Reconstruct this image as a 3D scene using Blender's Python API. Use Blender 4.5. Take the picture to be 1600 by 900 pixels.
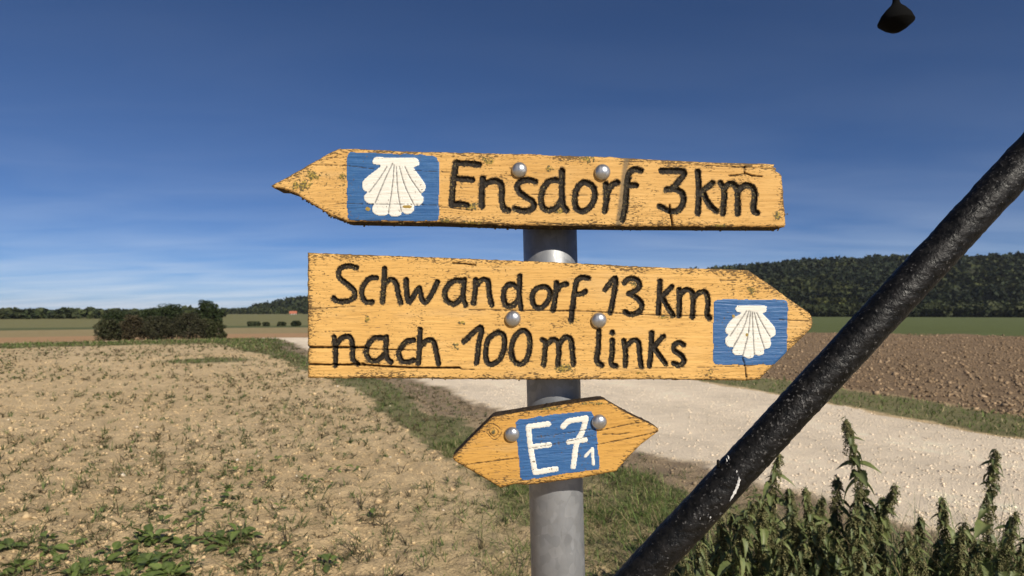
import bpy, math, random
import numpy as np
from mathutils import Vector, Matrix

for o in list(bpy.data.objects):
    bpy.data.objects.remove(o)
scene = bpy.context.scene
col = scene.collection
rad = math.radians
random.seed(7)
rng = np.random.default_rng(11)

# ------------------------------------------------------------------ camera
CAMZ = 1.55          # eye height above the field edge
FOC = 970.0          # focal length in pixels of the 1600 px wide frame
HOR = 490.0          # eye-level line in that frame
cam_d = bpy.data.cameras.new('camera')
cam = bpy.data.objects.new('camera', cam_d)
col.objects.link(cam)
cam.location = (0, 0, CAMZ)
cam.rotation_euler = (rad(90), 0, 0)
cam_d.sensor_width = 36
cam_d.lens = 36 * FOC / 1600
cam_d.shift_y = (HOR - 450) / 1600
cam_d.clip_start = 0.05
cam_d.clip_end = 20000
cam_d.dof.use_dof = True
cam_d.dof.focus_distance = 0.82
cam_d.dof.aperture_fstop = 11
scene.camera = cam

# ------------------------------------------------------------------ sky and sun
SUN_EL, SUN_AZ = 33.0, 150.0       # azimuth clockwise from the view direction
world = bpy.data.worlds.new('World')
scene.world = world
world.use_nodes = True
wn = world.node_tree
wn.nodes.clear()
w_out = wn.nodes.new('ShaderNodeOutputWorld')
w_bg = wn.nodes.new('ShaderNodeBackground')
w_sky = wn.nodes.new('ShaderNodeTexSky')
w_sky.sky_type = 'NISHITA'
w_sky.sun_disc = False
w_sky.sun_elevation = rad(SUN_EL)
w_sky.sun_rotation = rad(SUN_AZ)
w_sky.altitude = 450
w_sky.air_density = 0.6
w_sky.dust_density = 0.2
w_sky.ozone_density = 10.0
w_bg.inputs['Strength'].default_value = 0.0655
# thin cirrus streaks; pale haze painted into the sky colour toward the horizon
w_tc = wn.nodes.new('ShaderNodeTexCoord')
w_map = wn.nodes.new('ShaderNodeMapping')
w_map.inputs['Scale'].default_value = (0.5, 1.2, 1.0)
w_map.inputs['Rotation'].default_value = (0, 0, 0.25)
w_sep = wn.nodes.new('ShaderNodeSeparateXYZ')
w_z = wn.nodes.new('ShaderNodeMath'); w_z.operation = 'MAXIMUM'; w_z.inputs[1].default_value = 0.0
w_za = wn.nodes.new('ShaderNodeMath'); w_za.operation = 'ADD'; w_za.inputs[1].default_value = 0.09
w_dx = wn.nodes.new('ShaderNodeMath'); w_dx.operation = 'DIVIDE'
w_dy = wn.nodes.new('ShaderNodeMath'); w_dy.operation = 'DIVIDE'
w_cb = wn.nodes.new('ShaderNodeCombineXYZ')
w_dep = wn.nodes.new('ShaderNodeMath'); w_dep.operation = 'DIVIDE'; w_dep.inputs[0].default_value = 0.0022
w_mul = wn.nodes.new('ShaderNodeMath'); w_mul.operation = 'MULTIPLY'; w_mul.use_clamp = True
w_ns = wn.nodes.new('ShaderNodeTexNoise')
w_ns.inputs['Scale'].default_value = 1.7
w_ns.inputs['Detail'].default_value = 7
w_ns.inputs['Roughness'].default_value = 0.48
w_ns.inputs['Distortion'].default_value = 0.5
w_mr = wn.nodes.new('ShaderNodeMapRange')
w_mr.inputs['From Min'].default_value = 0.16
w_mr.inputs['From Max'].default_value = 0.90
w_mr.inputs['To Max'].default_value = 2.2
w_mix = wn.nodes.new('ShaderNodeMix')
w_mix.data_type = 'RGBA'
w_mix.inputs[7].default_value = (9.4, 10.6, 12.2, 1)
L = wn.links.new
L(w_tc.outputs['Generated'], w_sep.inputs[0])
L(w_sep.outputs['Z'], w_z.inputs[0]); L(w_z.outputs[0], w_za.inputs[0])
L(w_sep.outputs['X'], w_dx.inputs[0]); L(w_za.outputs[0], w_dx.inputs[1])
L(w_sep.outputs['Y'], w_dy.inputs[0]); L(w_za.outputs[0], w_dy.inputs[1])
L(w_dx.outputs[0], w_cb.inputs[0]); L(w_dy.outputs[0], w_cb.inputs[1])
w_sq = wn.nodes.new('ShaderNodeMath'); w_sq.operation = 'POWER'; w_sq.inputs[1].default_value = 2.5
L(w_za.outputs[0], w_sq.inputs[0]); L(w_sq.outputs[0], w_dep.inputs[1])
L(w_cb.outputs[0], w_map.inputs['Vector'])
L(w_map.outputs['Vector'], w_ns.inputs['Vector'])
L(w_ns.outputs['Fac'], w_mr.inputs['Value'])
L(w_mr.outputs['Result'], w_mul.inputs[0]); L(w_dep.outputs[0], w_mul.inputs[1])
L(w_mul.outputs[0], w_mix.inputs['Factor'])
L(w_sky.outputs['Color'], w_mix.inputs[6])
L(w_mix.outputs[2], w_bg.inputs['Color'])
L(w_bg.outputs['Background'], w_out.inputs['Surface'])

sun_d = bpy.data.lights.new('sun', 'SUN')
sun_d.energy = 4.9
sun_d.angle = rad(0.53)
sun_d.color = (1.0, 0.925, 0.80)
sun = bpy.data.objects.new('sun', sun_d)
col.objects.link(sun)
sdir = Vector((math.sin(rad(SUN_AZ)) * math.cos(rad(SUN_EL)),
               math.cos(rad(SUN_AZ)) * math.cos(rad(SUN_EL)), math.sin(rad(SUN_EL))))
sun.rotation_euler = sdir.to_track_quat('Z', 'Y').to_euler()
sun.location = sdir * 30

scene.view_settings.view_transform = 'Standard'
scene.view_settings.look = 'None'
scene.view_settings.exposure = 0.17
scene.view_settings.gamma = 1.0
scene.view_settings.use_curve_mapping = False

HAZE = 0.00007      # even density of the air

# ------------------------------------------------------------------ helpers
def tag(o, label=None, cat=None, group=None, kind=None):
    if label: o['label'] = label
    if cat: o['category'] = cat
    if group: o['group'] = group
    if kind: o['kind'] = kind
    return o

def empty(name, loc=(0, 0, 0), rz=0.0):
    o = bpy.data.objects.new(name, None)
    o.empty_display_size = 0.05
    col.objects.link(o)
    o.location = loc
    o.rotation_euler = (0, 0, rz)
    return o

def mesh_np(name, V, F, attrs=None, cols=None, smooth=False, mats=(), midx=None):
    """fast mesh from arrays; F is (m,k)"""
    V = np.asarray(V, dtype=np.float32); F = np.asarray(F, dtype=np.int32)
    me = bpy.data.meshes.new(name)
    m, k = F.shape
    me.vertices.add(len(V)); me.loops.add(m * k); me.polygons.add(m)
    me.vertices.foreach_set('co', V.ravel())
    me.loops.foreach_set('vertex_index', F.ravel())
    me.polygons.foreach_set('loop_start', np.arange(0, m * k, k, dtype=np.int32))
    me.polygons.foreach_set('loop_total', np.full(m, k, dtype=np.int32))
    if smooth:
        me.polygons.foreach_set('use_smooth', np.ones(m, dtype=bool))
    for mt in mats: me.materials.append(mt)
    if midx is not None:
        me.polygons.foreach_set('material_index', np.asarray(midx, dtype=np.int32))
    me.update(calc_edges=True)
    for n, a in (attrs or {}).items():
        at = me.attributes.new(n, 'FLOAT', 'POINT')
        at.data.foreach_set('value', np.asarray(a, dtype=np.float32))
    if cols is not None:
        at = me.attributes.new('tint', 'FLOAT_COLOR', 'POINT')
        c = np.ones((len(V), 4), dtype=np.float32); c[:, :3] = cols
        at.data.foreach_set('color', c.ravel())
    me.validate()
    return me

def add(name, me, parent=None, loc=None):
    o = bpy.data.objects.new(name, me)
    col.objects.link(o)
    if parent is not None: o.parent = parent
    if loc is not None: o.location = loc
    return o

def sm(a, b, x):
    t = np.clip((np.asarray(x, dtype=float) - a) / (b - a), 0, 1)
    return t * t * (3 - 2 * t)

def _h(ix, iy, s):
    n = (ix.astype(np.int64) * 374761393 + iy.astype(np.int64) * 668265263 + s * 1442695041) & 0xFFFFFFFF
    n = ((n ^ (n >> 13)) * 1274126177) & 0xFFFFFFFF
    n = n ^ (n >> 16)
    return (n & 0xFFFF) / 65535.0

def vn(x, y, s=0):
    """value noise 0..1"""
    x = np.asarray(x, dtype=float); y = np.asarray(y, dtype=float)
    ix = np.floor(x); iy = np.floor(y); fx = x - ix; fy = y - iy
    fx = fx * fx * (3 - 2 * fx); fy = fy * fy * (3 - 2 * fy)
    a = _h(ix, iy, s); b = _h(ix + 1, iy, s); c = _h(ix, iy + 1, s); d = _h(ix + 1, iy + 1, s)
    return (a * (1 - fx) + b * fx) * (1 - fy) + (c * (1 - fx) + d * fx) * fy

def fbm(x, y, s=0, o=4, g=0.5):
    t = 0; a = 1; n = 0
    for i in range(o):
        t = t + a * vn(x * 2 ** i + 17.3 * i, y * 2 ** i - 9.1 * i, s + i); n += a; a *= g
    return t / n

def instmerge(tv, tf, Ms, Ts):
    """merge copies of a small template: Ms (k,3,3), Ts (k,3)"""
    k = len(Ts); n = len(tv)
    V = np.einsum('kij,nj->kni', Ms, tv) + Ts[:, None, :]
    F = tf[None] + (np.arange(k) * n)[:, None, None]
    return V.reshape(-1, 3), F.reshape(-1, tf.shape[1])

def rotmats(k, r=rng, zonly=False, tilt=3.14):
    a = r.uniform(0, 2 * np.pi, k); Z = np.zeros((k, 3, 3))
    Z[:, 0, 0] = np.cos(a); Z[:, 0, 1] = -np.sin(a); Z[:, 1, 0] = np.sin(a); Z[:, 1, 1] = np.cos(a); Z[:, 2, 2] = 1
    if zonly: return Z
    b = r.uniform(-tilt, tilt, k); X = np.zeros((k, 3, 3))
    X[:, 0, 0] = 1; X[:, 1, 1] = np.cos(b); X[:, 1, 2] = -np.sin(b); X[:, 2, 1] = np.sin(b); X[:, 2, 2] = np.cos(b)
    c = r.uniform(0, 2 * np.pi, k); Z2 = np.zeros((k, 3, 3))
    Z2[:, 0, 0] = np.cos(c); Z2[:, 0, 1] = -np.sin(c); Z2[:, 1, 0] = np.sin(c); Z2[:, 1, 1] = np.cos(c); Z2[:, 2, 2] = 1
    return np.einsum('kij,kjl,klm->kim', Z, X, Z2)

def tube_np(pts, radii, seg=12, cap=True):
    pts = [Vector(p) for p in pts]
    V = []; F = []
    up = Vector((0, 0, 1))
    t0 = (pts[1] - pts[0]).normalized()
    ref = up if abs(t0.dot(up)) < 0.9 else Vector((1, 0, 0))
    n = t0.cross(ref).normalized()
    for i, p in enumerate(pts):
        t = (pts[min(i + 1, len(pts) - 1)] - pts[max(i - 1, 0)]).normalized()
        n = (n - t * n.dot(t)).normalized(); b = t.cross(n)
        for j in range(seg):
            a = 2 * math.pi * j / seg
            V.append(p + (n * math.cos(a) + b * math.sin(a)) * radii[i])
    for i in range(len(pts) - 1):
        for j in range(seg):
            F.append((i * seg + j, i * seg + (j + 1) % seg, (i + 1) * seg + (j + 1) % seg, (i + 1) * seg + j))
    if cap:
        for i in (0, len(pts) - 1):
            V.append(pts[i]); c = len(V) - 1
            for j in range(seg):
                q = (i * seg + j, i * seg + (j + 1) % seg)
                F.append((c, q[1], q[0], q[0]) if i == 0 else (c, q[0], q[1], q[1]))
    return [tuple(v) for v in V], F

def mesh_py(name, V, F, mats=(), smooth=False, midx=None):
    me = bpy.data.meshes.new(name)
    F = [tuple(dict.fromkeys(f)) for f in F]
    me.from_pydata([tuple(v) for v in V], [], F)
    for m in mats: me.materials.append(m)
    if smooth:
        for p in me.polygons: p.use_smooth = True
    if midx is not None:
        for p, i in zip(me.polygons, midx): p.material_index = i
    me.update()
    return me

def lathe(prof, seg=24):
    """prof: (r,z) list"""
    V = []; F = []
    for r, z in prof:
        for j in range(seg):
            a = 2 * math.pi * j / seg
            V.append((r * math.cos(a), r * math.sin(a), z))
    for i in range(len(prof) - 1):
        for j in range(seg):
            F.append((i * seg + j, i * seg + (j + 1) % seg, (i + 1) * seg + (j + 1) % seg, (i + 1) * seg + j))
    F.append(tuple(range(seg))[::-1]); F.append(tuple(range((len(prof) - 1) * seg, len(prof) * seg)))
    return V, F

# ------------------------------------------------------------------ materials
class NT:
    def __init__(s, name):
        s.m = bpy.data.materials.new(name); s.m.use_nodes = True
        s.t = s.m.node_tree; s.b = s.t.nodes['Principled BSDF']
    def n(s, typ, **kw):
        nd = s.t.nodes.new('ShaderNode' + typ)
        for k, v in kw.items():
            if k.startswith('_'): setattr(nd, k[1:], v)
        return nd
    def put(s, sock, v):
        if isinstance(v, bpy.types.NodeSocket): s.t.links.new(v, sock)
        elif isinstance(v, tuple) and len(v) == 3 and sock.type == 'RGBA': sock.default_value = (*v, 1)
        else: sock.default_value = v
    def coord(s, scale=(1, 1, 1), rot=(0, 0, 0), loc=(0, 0, 0), which='Object'):
        tc = s.n('TexCoord'); mp = s.n('Mapping')
        s.t.links.new(tc.outputs[which], mp.inputs['Vector'])
        mp.inputs['Scale'].default_value = scale; mp.inputs['Rotation'].default_value = rot; mp.inputs['Location'].default_value = loc
        return mp.outputs['Vector']
    def noise(s, vec, scale, detail=3, rough=0.5, dist=0.0):
        nd = s.n('TexNoise'); s.t.links.new(vec, nd.inputs['Vector'])
        nd.inputs['Scale'].default_value = scale; nd.inputs['Detail'].default_value = detail
        nd.inputs['Roughness'].default_value = rough; nd.inputs['Distortion'].default_value = dist
        return nd.outputs['Fac']
    def vor(s, vec, scale, out='Distance', feature='F1'):
        nd = s.n('TexVoronoi', _feature=feature); s.t.links.new(vec, nd.inputs['Vector'])
        nd.inputs['Scale'].default_value = scale
        return nd.outputs[out]
    def rng(s, v, a, b, c=0.0, d=1.0, smooth=False):
        nd = s.n('MapRange')
        if smooth: nd.interpolation_type = 'SMOOTHSTEP'
        s.put(nd.inputs['Value'], v); s.put(nd.inputs['From Min'], a); s.put(nd.inputs['From Max'], b)
        s.put(nd.inputs['To Min'], c); s.put(nd.inputs['To Max'], d)
        return nd.outputs['Result']
    def math(s, op, a, b=0.0, c=None):
        nd = s.n('Math', _operation=op); s.put(nd.inputs[0], a); s.put(nd.inputs[1], b)
        if c is not None: s.put(nd.inputs[2], c)
        return nd.outputs[0]
    def mix(s, f, a, b, mode='MIX'):
        nd = s.n('Mix', _data_type='RGBA', _blend_type=mode)
        s.put(nd.inputs[0], f); s.put(nd.inputs[6], a); s.put(nd.inputs[7], b)
        return nd.outputs[2]
    def attr(s, name, out='Fac'):
        nd = s.n('Attribute'); nd.attribute_name = name
        return nd.outputs[out]
    def bump(s, h, strength=0.5, dist=0.001, normal=None):
        nd = s.n('Bump'); nd.inputs['Strength'].default_value = strength; nd.inputs['Distance'].default_value = dist
        s.t.links.new(h, nd.inputs['Height'])
        if normal is not None: s.t.links.new(normal, nd.inputs['Normal'])
        return nd.outputs['Normal']
    def done(s, color=None, rough=None, metal=None, normal=None, spec=None):
        if color is not None: s.put(s.b.inputs['Base Color'], color)
        if rough is not None: s.put(s.b.inputs['Roughness'], rough)
        if metal is not None: s.put(s.b.inputs['Metallic'], metal)
        if normal is not None: s.put(s.b.inputs['Normal'], normal)
        if spec is not None: s.put(s.b.inputs['Specular IOR Level'], spec)
        return s.m

def m_board(name, base, dark, rot, lichen_amt, seed):
    k = NT(name)
    off = (seed * 1.37, seed * 0.7, seed * 2.1)
    v = k.coord(loc=off, rot=(0, rot, 0))
    vs = k.coord(scale=(1, 1, 16), loc=off, rot=(0, rot, 0))      # stretched along the plank
    tone = k.noise(v, 7, 4, 0.6)
    c = k.mix(k.rng(tone, 0.3, 0.75), base, dark)
    streak = k.noise(vs, 26, 5, 0.62, 0.15)
    c = k.mix(k.rng(streak, 0.47, 0.72, 0, 0.50), c, (0.36, 0.185, 0.050))
    fine = k.noise(k.coord(scale=(1, 1, 34), loc=off, rot=(0, rot, 0)), 55, 4, 0.6)
    finem = k.rng(fine, 0.615, 0.67)
    c = k.mix(k.math('MULTIPLY', finem, 0.7), c, (0.10, 0.055, 0.022))
    fade = k.noise(k.coord(scale=(1, 1, 4), loc=off, rot=(0, rot, 0)), 9, 5, 0.65)
    c = k.mix(k.rng(fade, 0.55, 0.78, 0, 0.38), c, (0.52, 0.37, 0.19))
    # paint flaked off along the grain
    fl = k.noise(k.coord(scale=(1, 1, 7), loc=off, rot=(0, rot, 0)), 75, 4, 0.65)
    flm = k.rng(k.math('ADD', fl, k.rng(k.noise(v, 14, 2), 0.45, 0.75, 0, 0.10)), 0.685, 0.715)
    c = k.mix(k.math('MULTIPLY', flm, 0.8), c, (0.17, 0.105, 0.055))
    # dark weathered specks, gathered in patches and along the edges
    patch = k.noise(v, 22, 3, 0.6)
    edge = k.attr('edge')
    pm = k.math('ADD', k.rng(patch, 0.40, 0.70, 0, 0.125 + .035 * lichen_amt), k.math('MULTIPLY', edge, 0.14))
    sp = k.noise(k.coord(scale=(.55, 1, 1.7), loc=off, rot=(0, rot, 0)), 330, 4, 0.7)
    spm = k.rng(k.math('ADD', sp, pm), 0.665, 0.70)
    c = k.mix(k.math('MULTIPLY', spm, 0.85), c, (0.055, 0.034, 0.015))
    # lichen
    lp = k.noise(v, 17, 2, 0.5)
    la = k.attr('lichen')
    ls = k.noise(v, 210, 4, 0.7)
    lm = k.rng(k.math('ADD', ls, k.math('ADD', k.math('MULTIPLY', la, 0.29), k.rng(lp, 0.52, 0.75, -0.03, 0.11 * lichen_amt))), 0.66, 0.72)
    lc = k.mix(k.rng(k.noise(v, 420, 2, 0.5), 0.42, 0.6), (0.33, 0.235, 0.040), (0.10, 0.080, 0.038))
    c = k.mix(lm, c, lc)
    soot = k.attr('soot')
    sn = k.noise(v, 260, 4, 0.7)
    sm_ = k.rng(k.math('ADD', k.math('MULTIPLY', soot, 0.45), sn), 0.78, 1.0)
    c = k.mix(sm_, c, (0.030, 0.022, 0.014))
    stain = k.attr('stain')
    c = k.mix(k.rng(k.math('ADD', stain, k.math('MULTIPLY', k.noise(vs, 60, 4, .6), 0.8)), 0.75, 1.35, 0, .8), c, (0.15, 0.115, 0.07))
    c = k.mix(k.attr('crack'), c, (0.012, 0.008, 0.005))
    h = k.math('ADD', k.math('MULTIPLY', streak, 0.6), k.math('MULTIPLY', k.math('SUBTRACT', lm, k.math('ADD', finem, spm)), 0.35))
    return k.done(c, k.rng(streak, 0.3, 0.7, 0.62, 0.8), None, k.bump(h, 0.55, 0.0012), 0.3)

def m_paint(name, base, alt, rough, chip=0.0, seed=1, streaks=0.5):
    k = NT(name); off = (seed, seed * 2.3, seed * 0.4)
    v = k.coord(loc=off); vs = k.coord(scale=(1, 1, 12), loc=off)
    st = k.noise(vs, 45, 4, 0.6, 0.2)
    c = k.mix(k.rng(st, 0.35, 0.7, 0, streaks), base, alt)
    sp = k.rng(k.math('ADD', k.noise(v, 300, 3, 0.65), k.rng(k.noise(v, 18, 2), 0.4, 0.75, 0, 0.10)), 0.70 - chip, 0.73 - chip)
    c = k.mix(k.math('MULTIPLY', sp, 0.8), c, (0.10, 0.065, 0.03))
    c = k.mix(k.attr('crack'), c, (0.03, 0.03, 0.035))
    lm = k.rng(k.math('ADD', k.attr('lichen'), k.noise(v, 220, 3, .7)), 0.95, 1.05)
    c = k.mix(lm, c, (0.30, 0.20, 0.04))
    h = k.math('ADD', st, k.math('MULTIPLY', k.noise(v, 160, 3, 0.6), 0.6))
    return k.done(c, rough, None, k.bump(h, 0.6, 0.0011), 0.35)

M = {}
M['yellow_a'] = m_board('yellow_board_paint', (0.665, 0.408, 0.140), (0.555, 0.315, 0.092), 0.0, 1.0, 1.0)
M['yellow_b'] = m_board('yellow_board_paint_clean', (0.675, 0.405, 0.129), (0.585, 0.335, 0.094), 0.0, 0.6, 3.0)
M['yellow_c'] = m_board('ochre_board_paint', (0.60, 0.335, 0.080), (0.47, 0.240, 0.050), rad(7.5), 0.2, 5.0)
M['blue'] = m_paint('blue_enamel', (0.022, 0.090, 0.245), (0.050, 0.140, 0.310), 0.45, 0.025, 2, 0.9)
M['white'] = m_paint('white_enamel', (0.72, 0.70, 0.63), (0.60, 0.575, 0.50), 0.5, 0.03, 4, 0.6)

k = NT('carved_black_paint')
v = k.coord()
g = k.noise(v, 300, 4, 0.7)
c = k.mix(k.rng(g, 0.35, 0.7), (0.006, 0.005, 0.004), (0.034, 0.025, 0.016))
gl = k.rng(k.math('ADD', k.noise(v, 480, 3, 0.7), k.rng(k.noise(v, 40, 2), 0.4, 0.7, 0, 0.09)), 0.64, 0.70)
c = k.mix(k.math('MULTIPLY', gl, 0.75), c, (0.26, 0.20, 0.07))
M['black'] = k.done(c, 0.75, None, k.bump(g, 0.8, 0.0016), 0.3)

k = NT('weathered_wood_edge')
v = k.coord(scale=(1, 1, 5))
g = k.noise(v, 90, 5, 0.7); g2 = k.noise(k.coord(), 240, 3, 0.6)
c = k.mix(k.rng(g, 0.35, 0.7), (0.018, 0.012, 0.008), (0.085, 0.052, 0.026))
c = k.mix(k.rng(g2, 0.60, 0.68, 0, 0.7), c, (0.16, 0.12, 0.04))
M['edge'] = k.done(c, 0.9, None, k.bump(g2, 0.9, 0.003), 0.2)

k = NT('lichen_crust')
g = k.noise(k.coord(), 260, 3)
M['lichen'] = k.done(k.mix(g, (0.05, 0.035, 0.018), (0.20, 0.15, 0.05)), 0.95)

def m_galv(name, lo, hi, metal, rough, spangle):
    k = NT(name)
    v = k.coord()
    vd = k.noise(v, 40, 2)
    cell = k.vor(k.coord(scale=(1, 1, 0.75)), spangle, 'Color')
    sep = k.n('SeparateColor'); k.t.links.new(cell, sep.inputs[0])
    f = k.math('ADD', k.math('MULTIPLY', sep.outputs[0], 0.34), k.math('MULTIPLY', vd, 0.66))
    c = k.mix(k.rng(f, 0.15, 0.85), lo, hi)
    scr = k.noise(k.coord(scale=(14, 14, 1)), 26, 4, 0.6)
    c = k.mix(k.rng(scr, 0.63, 0.72, 0, 0.35), c, (0.10, 0.10, 0.105))
    dust = k.noise(k.coord(scale=(1, 1, 0.3)), 12, 4, 0.6)
    c = k.mix(k.rng(dust, 0.55, 0.8, 0, 0.3), c, (0.42, 0.41, 0.39))
    return k.done(c, k.rng(sep.outputs[1], 0, 1, rough - 0.05, rough + 0.10), metal, k.bump(k.noise(v, 130, 3), 0.12, 0.001))
M['galv'] = m_galv('galvanised_steel', (0.19, 0.197, 0.207), (0.31, 0.318, 0.33), 0.45, 0.46, 110)
M['bolt'] = m_galv('zinc_bolt', (0.36, 0.36, 0.37), (0.50, 0.50, 0.50), 0.85, 0.36, 90)

k = NT('black_tar_paint')
v = k.coord()
b1 = k.noise(v, 90, 3, 0.6, 0.3); b2 = k.noise(v, 230, 2, 0.5)
c = k.mix(k.rng(b1, 0.4, 0.75), (0.004, 0.004, 0.004), (0.013, 0.012, 0.012))
c = k.mix(k.rng(k.math('ADD', b2, k.rng(k.noise(v, 9, 2), 0.4, 0.7, 0, 0.08)), 0.66, 0.76, 0, 0.6), c, (0.15, 0.145, 0.14))
hh = k.math('ADD', k.math('MULTIPLY', b1, 0.8), k.math('MULTIPLY', b2, 0.5))
M['tar'] = k.done(c, k.rng(b1, 0.3, 0.7, 0.36, 0.60), None, k.bump(hh, 0.55, 0.004), 0.20)

k = NT('matte_black_plastic')
M['plastic'] = k.done((0.003, 0.003, 0.003), 0.9, None, None, 0.1)

k = NT('chipped_white_paint')
M['chip'] = k.done(k.mix(k.noise(k.coord(), 300, 3), (0.75, 0.74, 0.72), (0.5, 0.49, 0.47)), 0.6)

def m_tint(name, rough=0.9, n_scale=None, n_amt=0.25, bump=None, trans=0.0, spec=0.2):
    k = NT(name)
    c = k.attr('tint', 'Color')
    nrm = None
    if n_scale:
        f = k.noise(k.coord(), n_scale, 5, 0.65)
        c = k.mix(1.0, c, k.mix(f, (1 - n_amt,) * 3, (1 + n_amt,) * 3), 'MULTIPLY')
        if bump: nrm = k.bump(f, bump[0], bump[1])
    mt = k.done(c, rough, None, nrm, spec)
    if trans:
        tr = k.n('BsdfTranslucent'); k.t.links.new(c, tr.inputs['Color'])
        mx = k.n('MixShader'); mx.inputs[0].default_value = trans
        k.t.links.new(k.b.outputs[0], mx.inputs[1]); k.t.links.new(tr.outputs[0], mx.inputs[2])
        k.t.links.new(mx.outputs[0], k.t.nodes['Material Output'].inputs['Surface'])
    return mt
M['ground'] = m_tint('ground_surface', 0.95, 45, 0.34, (0.9, 0.035))
M['track'] = m_tint('track_surface', 0.95, 80, 0.34, (1.0, 0.02))
M['stone'] = m_tint('pale_stone', 0.9, 60, 0.2)
M['foliage'] = m_tint('foliage', 0.6, None, 0, None, 0.28, 0.3)
M['crown'] = m_tint('tree_foliage', 0.7, None, 0, None, 0.15, 0.2)
M['straw'] = m_tint('dry_stalks', 0.8, None, 0, None, 0.15)

def m_leaf(name, c1, c2, vein, scale):
    k = NT(name)
    v = k.coord()
    c = k.mix(k.rng(k.noise(v, scale, 4, .6), .3, .7), c1, c2)
    c = k.mix(k.math('MULTIPLY', k.attr('vein'), 0.6), c, vein)
    oi = k.n('ObjectInfo')
    c = k.mix(1.0, c, k.mix(oi.outputs['Random'], (.7, .72, .7), (1.3, 1.25, 1.1)), 'MULTIPLY')
    mt = k.done(c, 0.5, None, k.bump(k.noise(v, scale * 3, 3), 0.4, 0.002), 0.35)
    tr = k.n('BsdfTranslucent'); k.t.links.new(c, tr.inputs['Color'])
    mx = k.n('MixShader'); mx.inputs[0].default_value = 0.25
    k.t.links.new(k.b.outputs[0], mx.inputs[1]); k.t.links.new(tr.outputs[0], mx.inputs[2])
    k.t.links.new(mx.outputs[0], k.t.nodes['Material Output'].inputs['Surface'])
    return mt
M['nettle'] = m_leaf('nettle_leaf', (0.095, 0.135, 0.046), (0.180, 0.205, 0.080), (0.22, 0.24, 0.13), 50)
M['nettle_y'] = m_leaf('yellowing_leaf', (0.30, 0.29, 0.05), (0.14, 0.17, 0.04), (0.3, 0.3, 0.12), 40)
M['mustard'] = m_leaf('seedling_leaf', (0.080, 0.125, 0.032), (0.150, 0.195, 0.056), (0.16, 0.20, 0.09), 45)
k = NT('nettle_stem')
M['stem'] = k.done(k.mix(k.noise(k.coord(), 30, 3), (0.055, 0.062, 0.03), (0.10, 0.085, 0.045)), 0.7)
k = NT('bark')
M['bark'] = k.done(k.mix(k.noise(k.coord(scale=(1, 1, .3)), 8, 4), (0.05, 0.04, 0.032), (0.13, 0.105, 0.085)), 0.95)
k = NT('lime_render')
M['render'] = k.done(k.mix(k.noise(k.coord(), 2, 3), (0.72, 0.70, 0.64), (0.62, 0.60, 0.54)), 0.9)
k = NT('red_roof_tile')
M['rooft'] = k.done(k.mix(k.noise(k.coord(), 3, 3), (0.42, 0.14, 0.07), (0.32, 0.10, 0.055)), 0.85)
k = NT('window_glass')
M['glass'] = k.done((0.03, 0.035, 0.04), 0.1)
k = NT('pylon_steel')
M['pylon'] = k.done((0.30, 0.31, 0.32), 0.5, 0.6)

# ------------------------------------------------------------------ terrain
YL = np.array([-60, -10, -5, -1, 2, 4.85, 6.53, 10, 14.05, 20, 27, 36, 45, 56, 80, 130.])
XL = np.array([32, 11, 8, 6.0, 4.5, 2.8, 1.75, -.2, -2.03, -5.2, -8.9, -13.1, -17.5, -24, -44, -90.])
YR = np.array([-60, -10, -5, -1, 2.5, 6, 9.1, 11.56, 14.05, 20, 27, 36, 45, 56, 80, 130.])
XR = np.array([39, 15.5, 12.4, 10.2, 8.2, 6.7, 5.65, 5.0, 4.2, 1.7, -2.2, -7.8, -13.5, -21, -42, -88.])
CP = np.array([-400, 200, 380, 420, 480, 600, 800, 1000, 1170, 1240, 1400, 1600, 1900, 2500.])     # ridge outline
CY = np.array([489, 488, 484, 477, 467, 452, 440, 432, 424, 419, 420, 425, 436, 452.])
CR = np.array([1500, 1300, 1200, 1150, 1100, 1050, 980, 930, 900, 890, 880, 870, 860, 860.])

def pix(x, y):
    return np.where(y > 0.05, 800 + FOC * x / np.maximum(y, 0.05), np.where(x > 0, 4000, -4000))

def zones(x, y):
    xl = np.interp(y, YL, XL); xr = np.interp(y, YR, XR)
    e = (fbm(x * 1.1, y * 1.1, 5, 3) - 0.5) * 0.9 + (vn(x * 6, y * 6, 8) - .5) * 0.25
    dl = (xl - x) * 0.88 + e * 0.7           # metres to the field side of the track
    dr = (x - xr) * 0.93 + e * 0.6
    track = np.minimum(sm(0.12, -0.12, dl), sm(0.12, -0.12, dr)) * sm(74, 66, np.hypot(x, y))
    return dl, dr, track

def base_h(x, y):
    r = np.hypot(x, y); p = pix(x, y)
    left = np.interp(r, [0, 34, 42, 60, 85, 110, 200, 350, 500, 700, 1000, 4000],
                     [0, 0.0, -0.05, -0.65, -1.75, -2.9, -3.9, -2.2, 0.6, 1.0, .5, -5])
    right = np.interp(r, [0, 60, 100, 200, 260, 400, 4000], [0, 0, -.2, -1.0, -.9, -.6, -5])
    w = sm(700, 1050, p)
    h = left * (1 - w) + right * w
    cy = np.interp(p, CP, CY); cr = np.interp(p, CP, CR)
    foot = cr * np.interp(p, [380, 480, 1100, 1300], [0.72, .66, .56, .54])
    crown = np.interp(p, [300, 420, 800, 1200], [4, 7, 8, 8.])
    top = CAMZ + (HOR - cy) / FOC * cr - crown
    front = (y > 0.05)
    rise = sm(0, 1, (r - foot) / (cr - foot)) * (1 - 0.5 * sm(1.0, 2.0, r / cr))
    h = np.where(front & (r > 120), h * (1 - rise) + np.maximum(top, h) * rise, h)
    h = np.where(r > 2200, h + sm(2200, 3600, r) * np.where(front, 10 + 17 * vn(p / 160., r * 0, 77), 15), h)
    return h

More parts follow.
